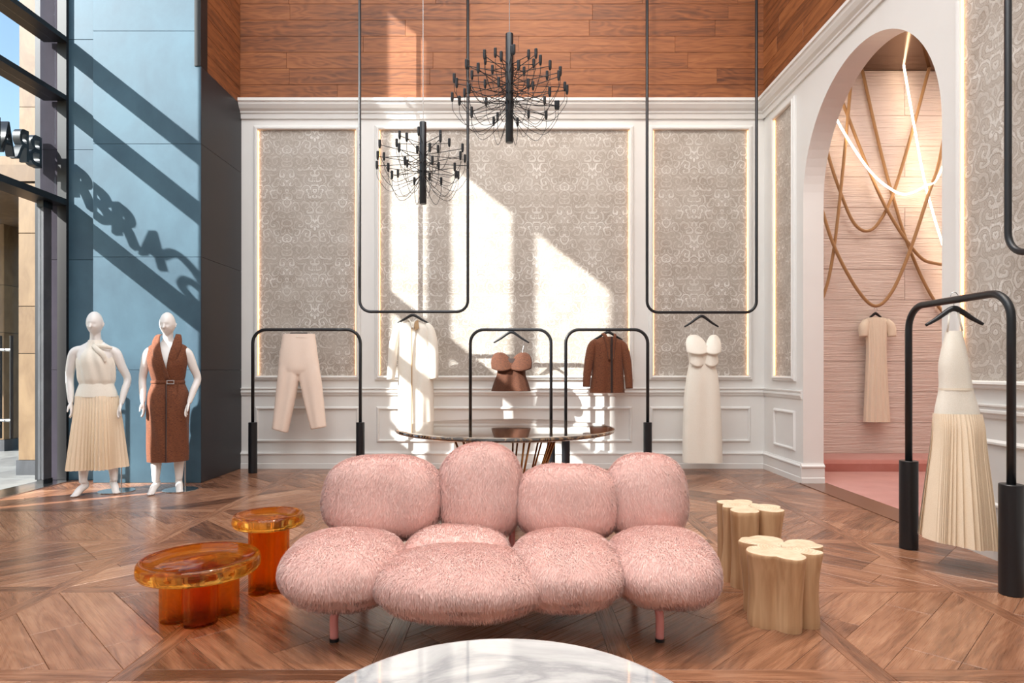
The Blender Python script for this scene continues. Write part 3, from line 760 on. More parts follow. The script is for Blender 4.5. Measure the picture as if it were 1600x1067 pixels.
# ------------------------------------------------------------------ log stools
def stump(label, loc, r, h, seed, rz, flare):
    R = random.Random(seed); t = thing('log_stool', label, 'stool', loc, rz)
    nl = 6; lob = [(2*PI*q/nl+R.uniform(-.3, .3), R.uniform(.26, .42), R.uniform(.52, .72)) for q in range(nl)]
    n = 192; dents = [(R.uniform(0, 6.28), R.uniform(.08, .16), R.uniform(.05, .12)) for _ in range(7)]
    def outline(s, z, tw):
        out = []
        for k in range(n):
            a = 2*PI*k/n; best = .50
            for b, wd, rr in lob:
                x = math.sin(a-b)*rr; q = wd*wd-x*x
                if q > 0 and math.cos(a-b) > 0: best = max(best, math.cos(a-b)*rr+math.sqrt(q))
            ft = 1+.03*math.sin(a*3+z*9+seed)+.012*math.sin(a*11+seed*2+z*5)
            for da, dw, dd in dents:
                e = math.atan2(math.sin(a-da-z*.5), math.cos(a-da-z*.5)); ft -= dd*math.exp(-(e/dw)**2)*(.45+.55*math.sin(z*7+da)**2)
            out.append((best*r*s*ft*math.cos(a+tw), best*r*s*ft*math.sin(a+tw), z))
        return out
    rings = []
    for q in range(17):
        u = q/16; s = .93-.05*math.sin(u*PI)+flare*u*u-.02*math.exp(-(u/.05)**2)
        rings.append(outline(s*(1 if q < 16 else .985), h*u-(0 if q < 16 else 0), .05*u))
    rings[-1] = outline((.93+flare)*.985, h, .05); rings.insert(-1, outline(.93+flare, h-.006, .05))
    mb = MB(); mb.loft(rings, cap=False); mb.add(rings[0], [tuple(range(n))]); mb.build('log_side', MT['stump'], t, True)
    mb = MB(); c0 = [(0, 0, h-.001)]; mb.add([(0, 0, h)]+rings[-1], [(0, 1+k, 1+(k+1) % n) for k in range(n)]); mb.build('cut_top', MT['stumptop'], t)
    for q in range(3):
        a = R.uniform(0, 6.28); L = r*R.uniform(.35, .6)
        pts = [(math.cos(a+.12*math.sin(i*1.9))*L*i/6, math.sin(a+.12*math.sin(i*1.9))*L*i/6, h+.0006) for i in range(7)]
        mb = MB()
        for i in range(6):
            p, q2 = Vector(pts[i]), Vector(pts[i+1]); d = (q2-p).normalized(); sd = Vector((-d.y, d.x, 0))*.0012*(1-i/7)
            mb.add([p-sd, p+sd, q2+sd, q2-sd], [(0, 1, 2, 3)])
        mb.build('split', MT['crack'], t)
    return t
stump('pale carved log stool nearest the camera, with a flared lobed top', (1.322, 3.13, 0), .222, .352, 5, .35, .09)
stump('pale carved log stool standing behind the flared one', (1.372, 3.71, 0), .210, .432, 12, 2.2, .02)

# ------------------------------------------------------------------ tables
t = thing('coffee_table', 'round white marble coffee table in front of the pink sofa', 'table', (-.02, 1.465, 0))
mb = MB(); mb.lathe([(.001, .372), (.485, .372), (.499, .376), (.504, .386), (.499, .396), (.490, .40), (.484, .40), (.001, .40)], 120); mb.build('marble_top', MT['wmarble'], t, auto=30)
mb = MB(); mb.lathe([(.487, .368), (.506, .368), (.5075, .3735), (.5075, .3765), (.487, .3765)], 120); mb.build('brass_rim', MT['brass'], t, auto=40)
mb = MB(); mb.lathe([(.001, 0), (.27, 0), (.27, .012), (.05, .03), (.045, .2), (.05, .36), (.2, .372), (.001, .372)], 48); mb.build('pedestal', MT['black'], t, auto=30)
t = thing('round_table', 'round dark marble table on splayed brass rods behind the sofa', 'table', (-.055, 5.3, 0))
mb = MB(); mb.lathe([(.001, .715), (.87, .715), (.893, .722), (.900, .733), (.895, .744), (.878, .750), (.870, .750), (.001, .750)], 140); mb.build('marble_top', MT['dmarble'], t, auto=30)
mb = MB(); mb.lathe([(.001, 0), (.22, 0), (.22, .012), (.001, .012)], 40); mb.build('base_plate', MT['brass'], t, auto=40)
mb = MB(); mb.lathe([(.001, .703), (.5, .703), (.5, .715), (.001, .715)], 40); mb.build('support_plate', MT['brass'], t, auto=40)
for q in range(10):
    for s in (-.06, .06):
        a = 2*PI*q/10+s+.1
        mb = MB(); mb.cyl((.19*math.cos(a-s*1.4), .19*math.sin(a-s*1.4), .008), (.44*math.cos(a), .44*math.sin(a), .71), .0085, 10); mb.build('leg', MT['brass'], t, True)

# ------------------------------------------------------------------ clothes rails
def arch_rail(label, loc, width, hgt, rz=0.0, r=.019, br=.05, bh=.6, cr=.16):
    t = thing('clothes_rail', label, 'clothes rack', loc, rz)
    hw = width/2
    mb = MB(); mb.tube(rounded([(-hw, 0, bh), (-hw, 0, hgt), (hw, 0, hgt), (hw, 0, bh)], cr, 8), r, 14); mb.build('rail_tube', MT['black'], t, True)
    for x in (-hw, hw):
        mb = MB(); mb.lathe([(.001, 0), (br-.004, 0), (br, .004), (br, bh-.003), (br-.003, bh), (.001, bh)], 28, (x, 0, 0)); mb.build('weight_base', MT['black'], t, auto=40)
    return t
YRK = 7.58
def rack_px(label, a, b, py, Y):
    return arch_rail(label, ((PXW(a, Y)+PXW(b, Y))/2, Y, 0), PXW(b, Y)-PXW(a, Y), PZW(py, Y))
rack_px('black arched clothes rail carrying the pale trousers', 395, 563, 515, YRK)
rack_px('narrow black arched clothes rail carrying the brown bustier', 735, 861, 515, YRK)
rack_px('black arched clothes rail carrying the brown jacket', 884, 1012, 515, YRK)
arch_rail('black arched clothes rail beside the right wall, holding the halter dress', (2.715, 3.93, 0), .90, 1.65, PI/2, .022, .058, .60, .15)
def hung_frame(label, pa, pb, rr=.017):
    pa, pb = Vector(pa), Vector(pb); c = (pa+pb)/2
    t = thing('hanging_frame', label, 'clothes rack', c)
    d = (pb-pa)/2
    mb = MB(); mb.tube(rounded([(-d.x, -d.y, ZT-c.z), (-d.x, -d.y, 0), (d.x, d.y, 0), (d.x, d.y, ZT-c.z)], .13, 8), rr, 14); mb.build('frame_tube', MT['black'], t, True)
    for s in (-1, 1):
        mb = MB(); mb.cyl((s*d.x, s*d.y, ZT-c.z-.02), (s*d.x, s*d.y, ZT-c.z), .05, 20); mb.build('ceiling_flange', MT['black'], t)
    return t
YHF = 7.50
hung_frame('slim black U frame hung from the ceiling, holding the ivory coat', (PXW(562, YHF), YHF, PZW(487, YHF)), (PXW(731, YHF), YHF, PZW(487, YHF)))
hung_frame('slim black U frame hung from the ceiling, holding the ivory gown', (PXW(1011, YHF), YHF, PZW(488, YHF)), (PXW(1182, YHF), YHF, PZW(488, YHF)))
hung_frame('black hanging frame at the right edge above the arched rail', (2.72, 3.51, 1.845), (2.72, 2.4, 1.845), .018)

# ------------------------------------------------------------------ chandeliers
def chandelier(label, loc, rod, tiers, ztop):
    t = thing('chandelier', label, 'chandelier', loc)
    mb = MB(); mb.lathe([(.001, -rod), (.03, -rod), (.032, -rod+.004), (.032, -.003), (.030, 0), (.001, 0)], 24); mb.build('stem', MT['black'], t, auto=40)
    mb = MB(); mb.cyl((0, 0, 0), (0, 0, ztop-loc[2]), .0035, 8); mb.build('cable', MT['steel'], t)
    mb = MB(); mb.lathe([(.001, ztop-loc[2]-.05), (.05, ztop-loc[2]-.05), (.06, ztop-loc[2]-.03), (.06, ztop-loc[2])], 20); mb.build('ceiling_rose', MT['black'], t)
    sock = MB(); sock.lathe([(.001, -.045), (.006, -.045), (.010, -.035), (.0125, -.02), (.0125, .03), (.010, .034), (.001, .034)], 12); sm = sock.mesh()
    sm.materials.append(MT['black'])
    R = random.Random(len(tiers))
    for i, (z, r, n, a0, rise) in enumerate(tiers):
        for k in range(n):
            a = 2*PI*k/n+a0+R.uniform(-.07, .07); rr = r*R.uniform(.95, 1.04); c, s = math.cos(a), math.sin(a)
            mb = MB(); mb.tube([(.02*c, .02*s, z), (rr*c, rr*s, z+rise)], .0032, 6)
            zb = max(-rod+.05, z-.34)
            mb.tube(catmull([(rr*c, rr*s, z+rise-.04), (rr*.97*c, rr*.97*s, z+rise-.12), (rr*.72*c, rr*.72*s, z+rise-.24), (rr*.36*c, rr*.36*s, z-.19), (.022*c, .022*s, min(z-.04, zb+.2))], 5), .0024, 5)
            ao = mb.build('arm', MT['black'], t, True)
            link('lamp_socket', sm, None, ao, loc=(rr*c, rr*s, z+rise+.012))
    return t
YC1, YC2 = 5.3, 5.87
chandelier('larger black chandelier of wiry arms, higher and nearer the centre', (PXW(796, YC1), YC1, PZW(53, YC1)), .90,
           [(-.26, .20, 8, .1, .02), (-.33, .34, 10, .35, .02), (-.42, .455, 10, .2, .01), (-.50, .485, 10, .5, .0), (-.58, .40, 10, .1, .0)], ZT)
chandelier('smaller black chandelier of wiry arms hanging lower on the left', (PXW(661, YC2), YC2, PZW(191, YC2)), .75,
           [(-.20, .25, 7, .2, .02), (-.30, .40, 8, .5, .02), (-.38, .43, 9, .15, .0), (-.46, .33, 8, .4, .0)], ZT)
# ------------------------------------------------------------------ hangers and garments
def hanger(label, loc, span, drop, rz=0.0, hook=.07, clips=False, group=None):
    """loc is the point where the hook meets the bar's top"""
    t = thing('clothes_hanger', label, 'hanger', loc, rz)
    hk = MB(); z0 = -hook
    pts = [(0, 0, z0), (0, 0, z0+hook*.45), (.012, 0, -.022), (.022, 0, 0), (.012, 0, .02), (0, 0, .026), (-.014, 0, .018), (-.02, 0, .0)]
    hk.tube(catmull(pts, 4), .0022, 6); hk.build('hook', MT['steel'], t, True)
    hs = span/2
    if clips:
        mb = MB(); mb.box(-hs, hs, -.008, .008, z0-.024, z0); mb.build('bar', MT['black'], t, bevel=.003)
        for s in (-1, 1):
            mb = MB(); mb.box(s*hs*1.55-.006, s*hs*1.55+.006, -.012, .012, z0-.065, z0-.005); mb.build('clip', MT['steel'], t, bevel=.002)
        mb = MB(); mb.cyl((-hs*1.8, 0, z0-.012), (hs*1.8, 0, z0-.012), .003, 8); mb.build('clip_rod', MT['steel'], t, True)
    else:
        mb = MB()
        path = catmull([(-hs, 0, z0-drop), (-hs*.62, 0, z0-drop*.62), (-hs*.2, 0, z0-drop*.12), (0, 0, z0), (hs*.2, 0, z0-drop*.12), (hs*.62, 0, z0-drop*.62), (hs, 0, z0-drop)], 5)
        n_ = len(path); mb.tube(path, [.009+.009*math.sin(PI*i/(n_-1)) for i in range(n_)], 10); mb.build('shoulder_bar', MT['black'], t, True)
    return t
def rows(spec, m=5):
    """smooth rows through (py, left px, right px, half depth m, fold m)"""
    return [tuple(v) for v in catmull_n(spec, m)]
def catmull_n(pts, m):
    pts = [np.array(p, float) for p in pts]; out = []
    for i in range(len(pts)-1):
        p0, p1, p2, p3 = pts[max(i-1, 0)], pts[i], pts[i+1], pts[min(i+2, len(pts)-1)]
        for k in range(m):
            t = k/m; out.append(.5*((2*p1)+(p2-p0)*t+(2*p0-5*p1+4*p2-p3)*t*t+(3*p1-p0-3*p2+p3)*t**3))
    out.append(pts[-1]); return out
def shell(mb, spec, px0, py0, s, n=72, fn=5.0, ph=0.0, m=6, pleats=0, hem=0.0, cap=False, sq=.8):
    rings = []
    for ri, (py, a, b, d, fo) in enumerate(catmull_n(spec, m)):
        xc, hw = ((a+b)/2-px0)*s, abs(b-a)/2*s; ring = []
        for k in range(n):
            th = 2*PI*k/n; c, sn = math.cos(th), math.sin(th)
            u = math.copysign(abs(c)**sq, c); x = xc+hw*u; y = d*math.copysign(abs(sn)**sq, sn)
            if pleats:
                q = (k*pleats/n) % 1.0; tri = abs(q-.5)*4-1+1.1*math.sin(u*6.0+1.0)
                y += fo*tri*(1 if sn >= 0 else -1)*.8; x += fo*tri*.35
            else: y += fo*(math.sin(fn*u*2.2+ph+(py-py0)*.012)+.5*math.sin(fn*u*4.1+ph*2))*(1 if sn < 0 else -1)*.7
            z = (py0-py)*s+hem*u*(ri/(len(spec)*m))
            ring.append((x, y, z))
        rings.append(ring)
    mb.loft(rings, cap); return rings
def limb(mb, pts, radii, n=20, sx=1.0, cap=True):
    mb.tube(catmull(pts, 6), [float(v[0]) for v in catmull_n([(r,) for r in radii], 6)], n, cap, sx)

def fuse(name, mb, m, parent, voxel, smooth_it=4):
    me = mb.mesh(); o = bpy.data.objects.new('tmp', me); COL.objects.link(o)
    r = o.modifiers.new('r', 'REMESH'); r.mode = 'VOXEL'; r.voxel_size = voxel
    sm = o.modifiers.new('s', 'SMOOTH'); sm.factor = .5; sm.iterations = smooth_it
    dg = bpy.context.evaluated_depsgraph_get(); out = bpy.data.meshes.new_from_object(o.evaluated_get(dg))
    bpy.data.objects.remove(o); return link(name, out, m, parent, True)
def ribbon(name, m, parent, pts, widths, wdir, thick=.008):
    p = catmull(pts, 6); ws = [float(v[0]) for v in catmull_n([(w_,) for w_ in widths], 6)]; mb = MB(); g_ = []
    for q, (c_, w_) in enumerate(zip(p, ws)):
        for i in range(5): g_.append(c_+Vector(wdir)*w_*(i/4)+Vector((0, .014*(i/4)**2, 0)))
    mb.add(g_, [(j*5+i, j*5+i+1, j*5+i+6, j*5+i+5) for j in range(len(p)-1) for i in range(4)])
    o = mb.build(name, m, parent, True); so = o.modifiers.new('t', 'SOLIDIFY'); so.thickness = thick; so.offset = 0; return o
# pale trousers
Y = YRK; s = Y/1000; zb = PZW(515, Y)
hanger('clip hanger with a black bar holding the pale trousers', (PXW(467, Y), Y, zb+.02), .205, 0, hook=.055, clips=True)
g = thing('trousers', 'pale blush tailored trousers clipped to a hanger', 'trousers', (PXW(467, Y), Y, PZW(522, Y)))
mb = MB()
shell(mb, [(523, 442, 492, .05, .002), (535, 440, 494, .06, .003), (556, 436.5, 496.5, .07, .004), (576, 435, 499.5, .07, .004), (586, 437, 498, .05, .004)], 467, 522, s, fn=2, cap=True)
shell(mb, [(556, 442, 465, .05, .0), (572, 436.5, 468, .064, .002), (590, 434, 467, .066, .006), (620, 431, 461.5, .06, .008), (650, 428, 455, .058, .008), (673, 425, 450, .058, .006)], 467, 522, s, fn=1.6, ph=.7, hem=-.03, cap=True)
shell(mb, [(556, 469, 491, .05, .0), (572, 467, 498, .064, .002), (590, 468, 501.5, .066, .006), (620, 474, 505, .06, .008), (650, 481, 508, .058, .008), (669, 486, 510, .058, .006)], 467, 522, s, fn=1.6, ph=2.1, hem=.02, cap=True)
fuse('legs_and_seat', mb, MT['blush'], g, .008, 10)
mb = MB(); shell(mb, [(521.5, 442, 492, .052, .0), (528, 441, 493, .056, .0)], 467, 522, s, m=2); mb.build('waistband', MT['blush'], g, True)
mb = MB(); mb.lathe([(.001, 0), (.007, 0), (.007, .003), (.001, .003)], 12); b_ = mb.build('button', MT['ivory'], g); b_.location = (0, -.062, -.03); b_.rotation_euler = (PI/2, 0, 0)

# ivory coat on the first hanging frame
Y = YHF; s = Y/1000; zb = PZW(487, Y)
hanger('black hanger inside the collar of the ivory coat', (PXW(645, Y), Y, zb+.02), .36, .09, hook=.06)
g = thing('coat', 'long ivory coat hanging open in the sunlight', 'coat', (PXW(646, Y), Y, PZW(500, Y)))
mb = MB(); shell(mb, [(503, 637, 654, .035, .0), (508, 626, 666, .05, .002), (516, 621, 673, .065, .004), (540, 622, 674, .08, .008), (590, 622, 677, .085, .012), (640, 622, 678, .085, .014), (668, 621, 678.5, .085, .014)], 646, 500, s, n=96, fn=3.2)
mb.build('coat_body', MT['ivory'], g, True)
mb = MB(); limb(mb, [((629-646)*s, 0, -.05), ((622-646)*s, 0, -.11), ((616-646)*s, -.02, -.30), ((613.5-646)*s, -.035, -.53), ((611.5-646)*s, -.045, -.70)], [.035, .052, .058, .052, .046]); mb.build('sleeve', MT['ivory'], g, True)
mb = MB(); limb(mb, [((665-646)*s, 0, -.055), ((672-646)*s, 0, -.12), ((677-646)*s, -.02, -.30), ((679-646)*s, -.035, -.53), ((679-646)*s, -.045, -.69)], [.035, .052, .058, .052, .046]); mb.build('sleeve', MT['ivory'], g, True)
mb = MB(); mb.box(-.012, .002, -.100, -.092, -1.24, -.09); tag(mb.build('front_edge', MT['taupe'], g, bevel=.003), 'tan edged front opening')
mb = MB(); mb.tube(catmull([(-.06, 0, -.02), (-.045, -.045, .0), (-.01, -.075, -.05), (.0, -.09, -.10)], 6), [.018]*19, 8, True, .4); mb.tube(catmull([(.06, 0, -.02), (.05, -.045, .0), (.02, -.075, -.03), (.01, -.09, -.10)], 6), [.02]*19, 8, True, .4); mb.build('collar', MT['ivory'], g, True)
mb = MB(); mb.add([(.02, -.088, -.03), (.06, -.07, -.01), (.075, -.085, -.10), (.03, -.098, -.13), (.024, -.08, -.03), (.064, -.062, -.01), (.079, -.077, -.10), (.034, -.09, -.13)], [(0,1,2,3),(7,6,5,4),(0,4,5,1),(1,5,6,2),(2,6,7,3),(3,7,4,0)]); mb.build('lapel', MT['taupe'], g)

# rust tweed bustier
Y = YRK; s = Y/1000; zb = PZW(515, Y)
def flap(name, m, parent, pxc, pyc, hw, hz, px0, py0, s, y0=-.075, flare=.045, lean=0.0, thick=.010, droop=.3):
    """folded-over cup: a curved flap, rounded on top, standing off at its lower edge"""
    nu, nv = 18, 12; mb = MB(); g_ = []
    for j in range(nv+1):
        v = j/nv; wd = math.sqrt(max(0, 1-(v*.98)**2.6))
        for i in range(nu+1):
            u = -1+2*i/nu
            x = (pxc-px0)*s+hw*s*u*wd+lean*hz*s*(v-.5); z = (py0-pyc)*s+hz*s*(2*v-1)-droop*hz*s*(1-v)*(1-u*u)
            y = y0*(.45+.55*math.cos(u*1.25))-flare*(1-v)**1.5*math.cos(u*.9)+.05*v*v
            g_.append((x, y, z))
    fs = [(j*(nu+1)+i, j*(nu+1)+i+1, (j+1)*(nu+1)+i+1, (j+1)*(nu+1)+i) for j in range(nv) for i in range(nu)]
    mb.add(g_, fs); o = mb.build(name, m, parent, True)
    so = o.modifiers.new('thick', 'SOLIDIFY'); so.thickness = thick; so.offset = 0
    return o
hanger('black hanger of the brown bustier', (PXW(799, Y), Y, zb+.02), .42, .125, hook=.05)
g = thing('bustier', 'rust brown tweed bustier top with folded cups', 'top', (PXW(799, Y), Y, PZW(550, Y)))
mb = MB(); shell(mb, [(567, 781, 818, .07, .0), (576, 777.5, 821, .082, .003), (586, 776, 821.5, .085, .010), (598, 771.5, 825.5, .088, .018), (611, 767.5, 829.5, .09, .022)], 799, 550, s, n=90, fn=2.5, ph=.4); mb.build('bodice', MT['bronzecloth'], g, True)
for pxc, ln_ in ((783, -.35), (815.5, .35)):
    flap('cup', MT['bronzecloth'], g, pxc, 563.5, 16.5, 12.5, 799, 550, s, lean=ln_)
    mb = MB(); mb.cyl(((pxc-799)*s, -.02, -.04), ((pxc-799)*s*1.15, 0, .075), .0016, 6); mb.build('strap', MT['steel'], g)
mb = MB(); shell(mb, [(560, 786, 813, .05, 0), (566, 780, 819, .066, 0), (574, 778, 821, .076, 0)], 799, 550, s, m=3); mb.build('inner_band', MT['tweedd'], g, True)

# rust tweed jacket
hanger('black hanger inside the collar of the brown jacket', (PXW(950, Y), Y, zb+.02), .34, .09, hook=.05)
g = thing('jacket', 'rust brown tweed jacket hanging open on the arched rail', 'jacket', (PXW(950, Y), Y, PZW(523, Y)))
mb = MB(); shell(mb, [(526, 940, 960, .04, 0), (531, 931, 968, .055, .0), (537, 925, 974, .07, .003), (555, 927, 973, .082, .006), (580, 925, 974, .086, .009), (613.5, 921, 976, .09, .011)], 950, 523, s, n=96, fn=2.6, ph=.9); mb.build('jacket_body', MT['tweed'], g, True)
mb = MB(); limb(mb, [((933-950)*s, 0, -.075), ((925.5-950)*s, 0, -.13), ((921-950)*s, -.01, -.28), ((917-950)*s, -.03, -.47), ((915.5-950)*s, -.045, -.615)], [.035, .052, .056, .048, .043]); mb.build('sleeve', MT['tweed'], g, True)
mb = MB(); limb(mb, [((966-950)*s, 0, -.08), ((973.5-950)*s, 0, -.14), ((978-950)*s, -.01, -.28), ((981-950)*s, -.03, -.47), ((982-950)*s, -.045, -.635)], [.035, .052, .056, .048, .043]); mb.build('sleeve', MT['tweed'], g, True)
mb = MB(); mb.box((952.2-950)*s, (955.3-950)*s, -.106, -.098, -.685, -.03); tag(mb.build('front_gap_shade', MT['tweedd'], g), 'dark strip for the shade in the front opening')  # dark strip on the closed front paints the opening's shade
ribbon('collar', MT['tweed'], g, [(-.050, .035, .012), (-.048, -.03, .016), (-.020, -.085, -.02), (.008, -.102, -.13), (.012, -.102, -.3)], [.02, .035, .045, .04, .02], (-.95, .3, -.12))
ribbon('collar', MT['tweed'], g, [(.062, .035, .006), (.064, -.03, .010), (.052, -.085, -.03), (.040, -.102, -.14), (.040, -.102, -.3)], [.02, .03, .035, .03, .015], (.95, .3, -.12))

# ivory gown on the second hanging frame
Y = YHF; s = Y/1000; zb = PZW(488, Y)
hanger('black hanger of the ivory gown', (PXW(1096, Y), Y, zb+.02), .40, .125, hook=.065)
g = thing('gown', 'long strapless ivory satin gown with folded cups', 'dress', (PXW(1096, Y), Y, PZW(522, Y)))
mb = MB(); shell(mb, [(540, 1079, 1117, .07, .0), (550, 1075, 1119, .085, .003), (566, 1077, 1117, .08, .004), (590, 1073, 1121.5, .09, .006), (626, 1069, 1125, .095, .009), (680, 1067.5, 1127.5, .095, .012), (722, 1067, 1129, .095, .014)], 1096, 522, s, n=96, fn=1.8, ph=.3); mb.build('gown_body', MT['ivory'], g, True)
for pxc, ln_, hw in ((1085.5, -.3, 17), (1113, .35, 12.5)):
    flap('cup', MT['ivory'], g, pxc, 537, hw, 13.5, 1096, 522, s, lean=ln_)
    mb = MB(); mb.cyl(((pxc-1096)*s, -.02, -.04), ((pxc-1096)*s*1.15, 0, .055), .0016, 6); mb.build('strap', MT['steel'], g)
for pxc in (1087, 1108.5): flap('bust_panel', MT['ivory'], g, pxc, 552, 11, 16, 1096, 522, s, -.098, .0, droop=.35)

# halter dress on the right hand rail
X0_, Y = 2.705, 3.93; s = Y/1000
hanger('black hanger with curved shoulders holding the halter dress', (2.715, Y, 1.672), .31, .10, -.25, hook=.075)
g = thing('halter_dress', 'sleeveless halter dress with champagne pleated skirt on the right hand rail', 'dress', (2.715, Y, PZW(500, Y)), -.2)
mb = MB(); shell(mb, [(517, 1479, 1502, .02, 0), (530, 1477, 1504, .035, .0), (550, 1473, 1507.5, .05, .001), (572, 1470, 1511, .058, .002), (607, 1470.5, 1515.5, .06, .003), (640, 1465, 1524, .07, .004), (668, 1463, 1528, .078, .004)], 1491, 500, s, n=72, fn=1.4); mb.build('bodice', MT['ivory'], g, True)
mb = MB(); shell(mb, [(606, 1470, 1516, .063, .0), (609.5, 1470, 1516.4, .064, .0)], 1491, 500, s, m=2); mb.build('waist_seam', MT['cream'], g, True)
mb = MB(); shell(mb, [(646, 1462.5, 1527.5, .080, .0015), (665, 1461.5, 1530, .090, .006), (700, 1459, 1531, .10, .014), (760, 1452, 1536, .125, .020), (815, 1446, 1540, .145, .025), (846, 1443, 1542, .155, .028)], 1491, 500, s, n=384, pleats=52, hem=-.03); mb.build('pleated_skirt', MT['pleat'], g)
for a_, b_ in ((1480, 1484), (1501, 1496)):
    mb = MB(); mb.tube([((a_-1491)*s, -.015, -.07), ((b_-1491)*s, -.005, .045)], .006, 8); mb.build('strap', MT['ivory'], g, True)

# alcove dress
Y = 8.12; s = Y/1000
hanger('black hanger of the dress on the alcove wall', (PXW(1368, Y), Y, PZW(486, Y)+.02), .15, .05, hook=.05)
g = thing('column_dress', 'pale short sleeved column dress hanging on the pink alcove wall', 'dress', (PXW(1368, Y), Y, PZW(495, Y)))
mb = MB(); shell(mb, [(496, 1358, 1378, .03, .001), (501, 1352, 1386, .045, .004), (525, 1354, 1385, .055, .007), (552, 1354.5, 1384.5, .058, .008), (600, 1352.5, 1386.5, .062, .010), (659, 1350, 1389.5, .066, .012)], 1368, 495, s, n=160, fn=7); mb.build('dress_body', MT['cream'], g, True)
for a_, b_ in ((1354, 1348.5), (1384, 1391)):
    mb = MB(); limb(mb, [((a_-1368)*s, 0, -.05), ((b_-1368)*s, -.01, -.13), ((b_-1368+(1 if b_ > a_ else -1))*s, -.02, -.25)], [.04, .055, .048], 16); mb.build('sleeve', MT['cream'], g, True)

# ------------------------------------------------------------------ ropes and neon in the alcove
def swag(name, label, cat, pts, Y, r, m, group=None):
    p = catmull([(PXW(a, Y), Y, ZA if b == 113 else PZW(b, Y)) for a, b in pts], 10)
    mb = MB(); mb.tube(p, r, 10); return tag(mb.build(name, MT[m], None, True), label, cat, group)
swag('rope', 'tan rope falling straight from the alcove ceiling to the lower right', 'rope', [(1347, 113), (1371, 215), (1393, 300), (1422, 391), (1465, 477), (1540, 560)], 8.19, .0195, 'rope')
swag('rope', 'tan rope in a high narrow loop below the neon curve', 'rope', [(1452, 113), (1424, 210), (1395, 304), (1372, 349), (1353, 361), (1334, 348), (1316, 308), (1293, 238), (1262, 113)], 8.15, .0195, 'rope')
swag('rope', 'tan rope sloping down to a shallow loop at the right of the alcove', 'rope', [(1298, 113), (1316, 158), (1376, 308), (1428, 391), (1459, 411), (1490, 400), (1530, 300), (1570, 113)], 8.11, .0195, 'rope')
swag('rope', 'tan rope slanting steeply along the left of the alcove', 'rope', [(1332, 113), (1318, 255), (1302, 395), (1285, 467), (1250, 540)], 8.07, .0195, 'rope')
swag('rope', 'tan rope in the wide lowest loop above the hanging dress', 'rope', [(1238, 113), (1262, 240), (1285, 329), (1306, 391), (1340, 453), (1368, 478), (1394, 455), (1422, 391), (1452, 300), (1469, 246), (1495, 113)], 8.03, .0205, 'rope')
swag('neon_tube', 'bright neon tube dropping straight from the alcove ceiling', 'neon light', [(1412, 113), (1429, 200), (1446, 288), (1471, 376), (1520, 520)], 8.08, .0125, 'neon')
swag('neon_tube', 'bright curved neon tube swagged across the alcove', 'neon light', [(1270, 113), (1306, 184), (1356, 263), (1393, 296), (1417, 303), (1446, 290), (1471, 265), (1530, 113)], 8.02, .0125, 'neon')

# ------------------------------------------------------------------ mannequins
def ell_loft(mb, spec, n=28, m=5):
    """spec rows (z, xc, yc, half width, half depth)"""
    rings = []
    for z, xc, yc, a, b in catmull_n(spec, m):
        rings.append([(xc+a*math.cos(2*PI*k/n), yc+b*math.sin(2*PI*k/n), z) for k in range(n)])
    mb.loft(rings)
def head(mb, c, yaw, pitch):
    R = Matrix.Rotation(yaw, 3, 'Z') @ Matrix.Rotation(pitch, 3, 'X'); n, m_ = 48, 40; rings = []
    for j in range(m_+1):
        ph = -PI/2+PI*j/m_; ring = []
        for k in range(n):
            th = 2*PI*k/n
            x, y, z = math.cos(ph)*math.cos(th), math.cos(ph)*math.sin(th), math.sin(ph)
            X, Yy, Z = x*.071, y*.096, z*.122
            if z < 0:
                X *= 1-.34*(-z)**1.4; Yy *= 1-.16*(-z)       # jaw narrows
                if y > 0: Yy *= 1-.30*(-z)
            if y < -.2:
                f = min(1, (-y-.2)/.5)
                Yy += .008*f*math.exp(-((abs(x)-.42)/.20)**2-((z+.02)/.13)**2)      # eye sockets
                Yy -= .003*f*math.exp(-(x/.6)**2-((z-.17)/.08)**2)                  # brow
                Yy -= .007*f*math.exp(-((abs(x)-.45)/.2)**2-((z+.27)/.14)**2)       # cheekbones
                Yy -= .008*f*math.exp(-(x/.26)**2-((z+.56)/.055)**2)                # lips
                Yy += .004*f*math.exp(-(x/.26)**2-((z+.60)/.02)**2)
                Yy -= .010*f*math.exp(-(x/.3)**2-((z+.86)/.10)**2)                  # chin
            ring.append(tuple(R @ Vector((X, Yy, Z))+Vector(c)))
        rings.append(ring)
    mb.loft(rings)
    def pt(x, y, z): return R @ Vector((x, y, z))+Vector(c)
    mb.tube([pt(0, -.086, .012), pt(0, -.098, -.012), pt(0, -.110, -.034), pt(0, -.094, -.044)], [.006, .009, .012, .007], 10)
    for sx in (-1, 1): mb.tube([pt(sx*.070, .012, .022), pt(sx*.078, .016, .004), pt(sx*.072, .008, -.028)], [.005, .008, .005], 8, True, .5)
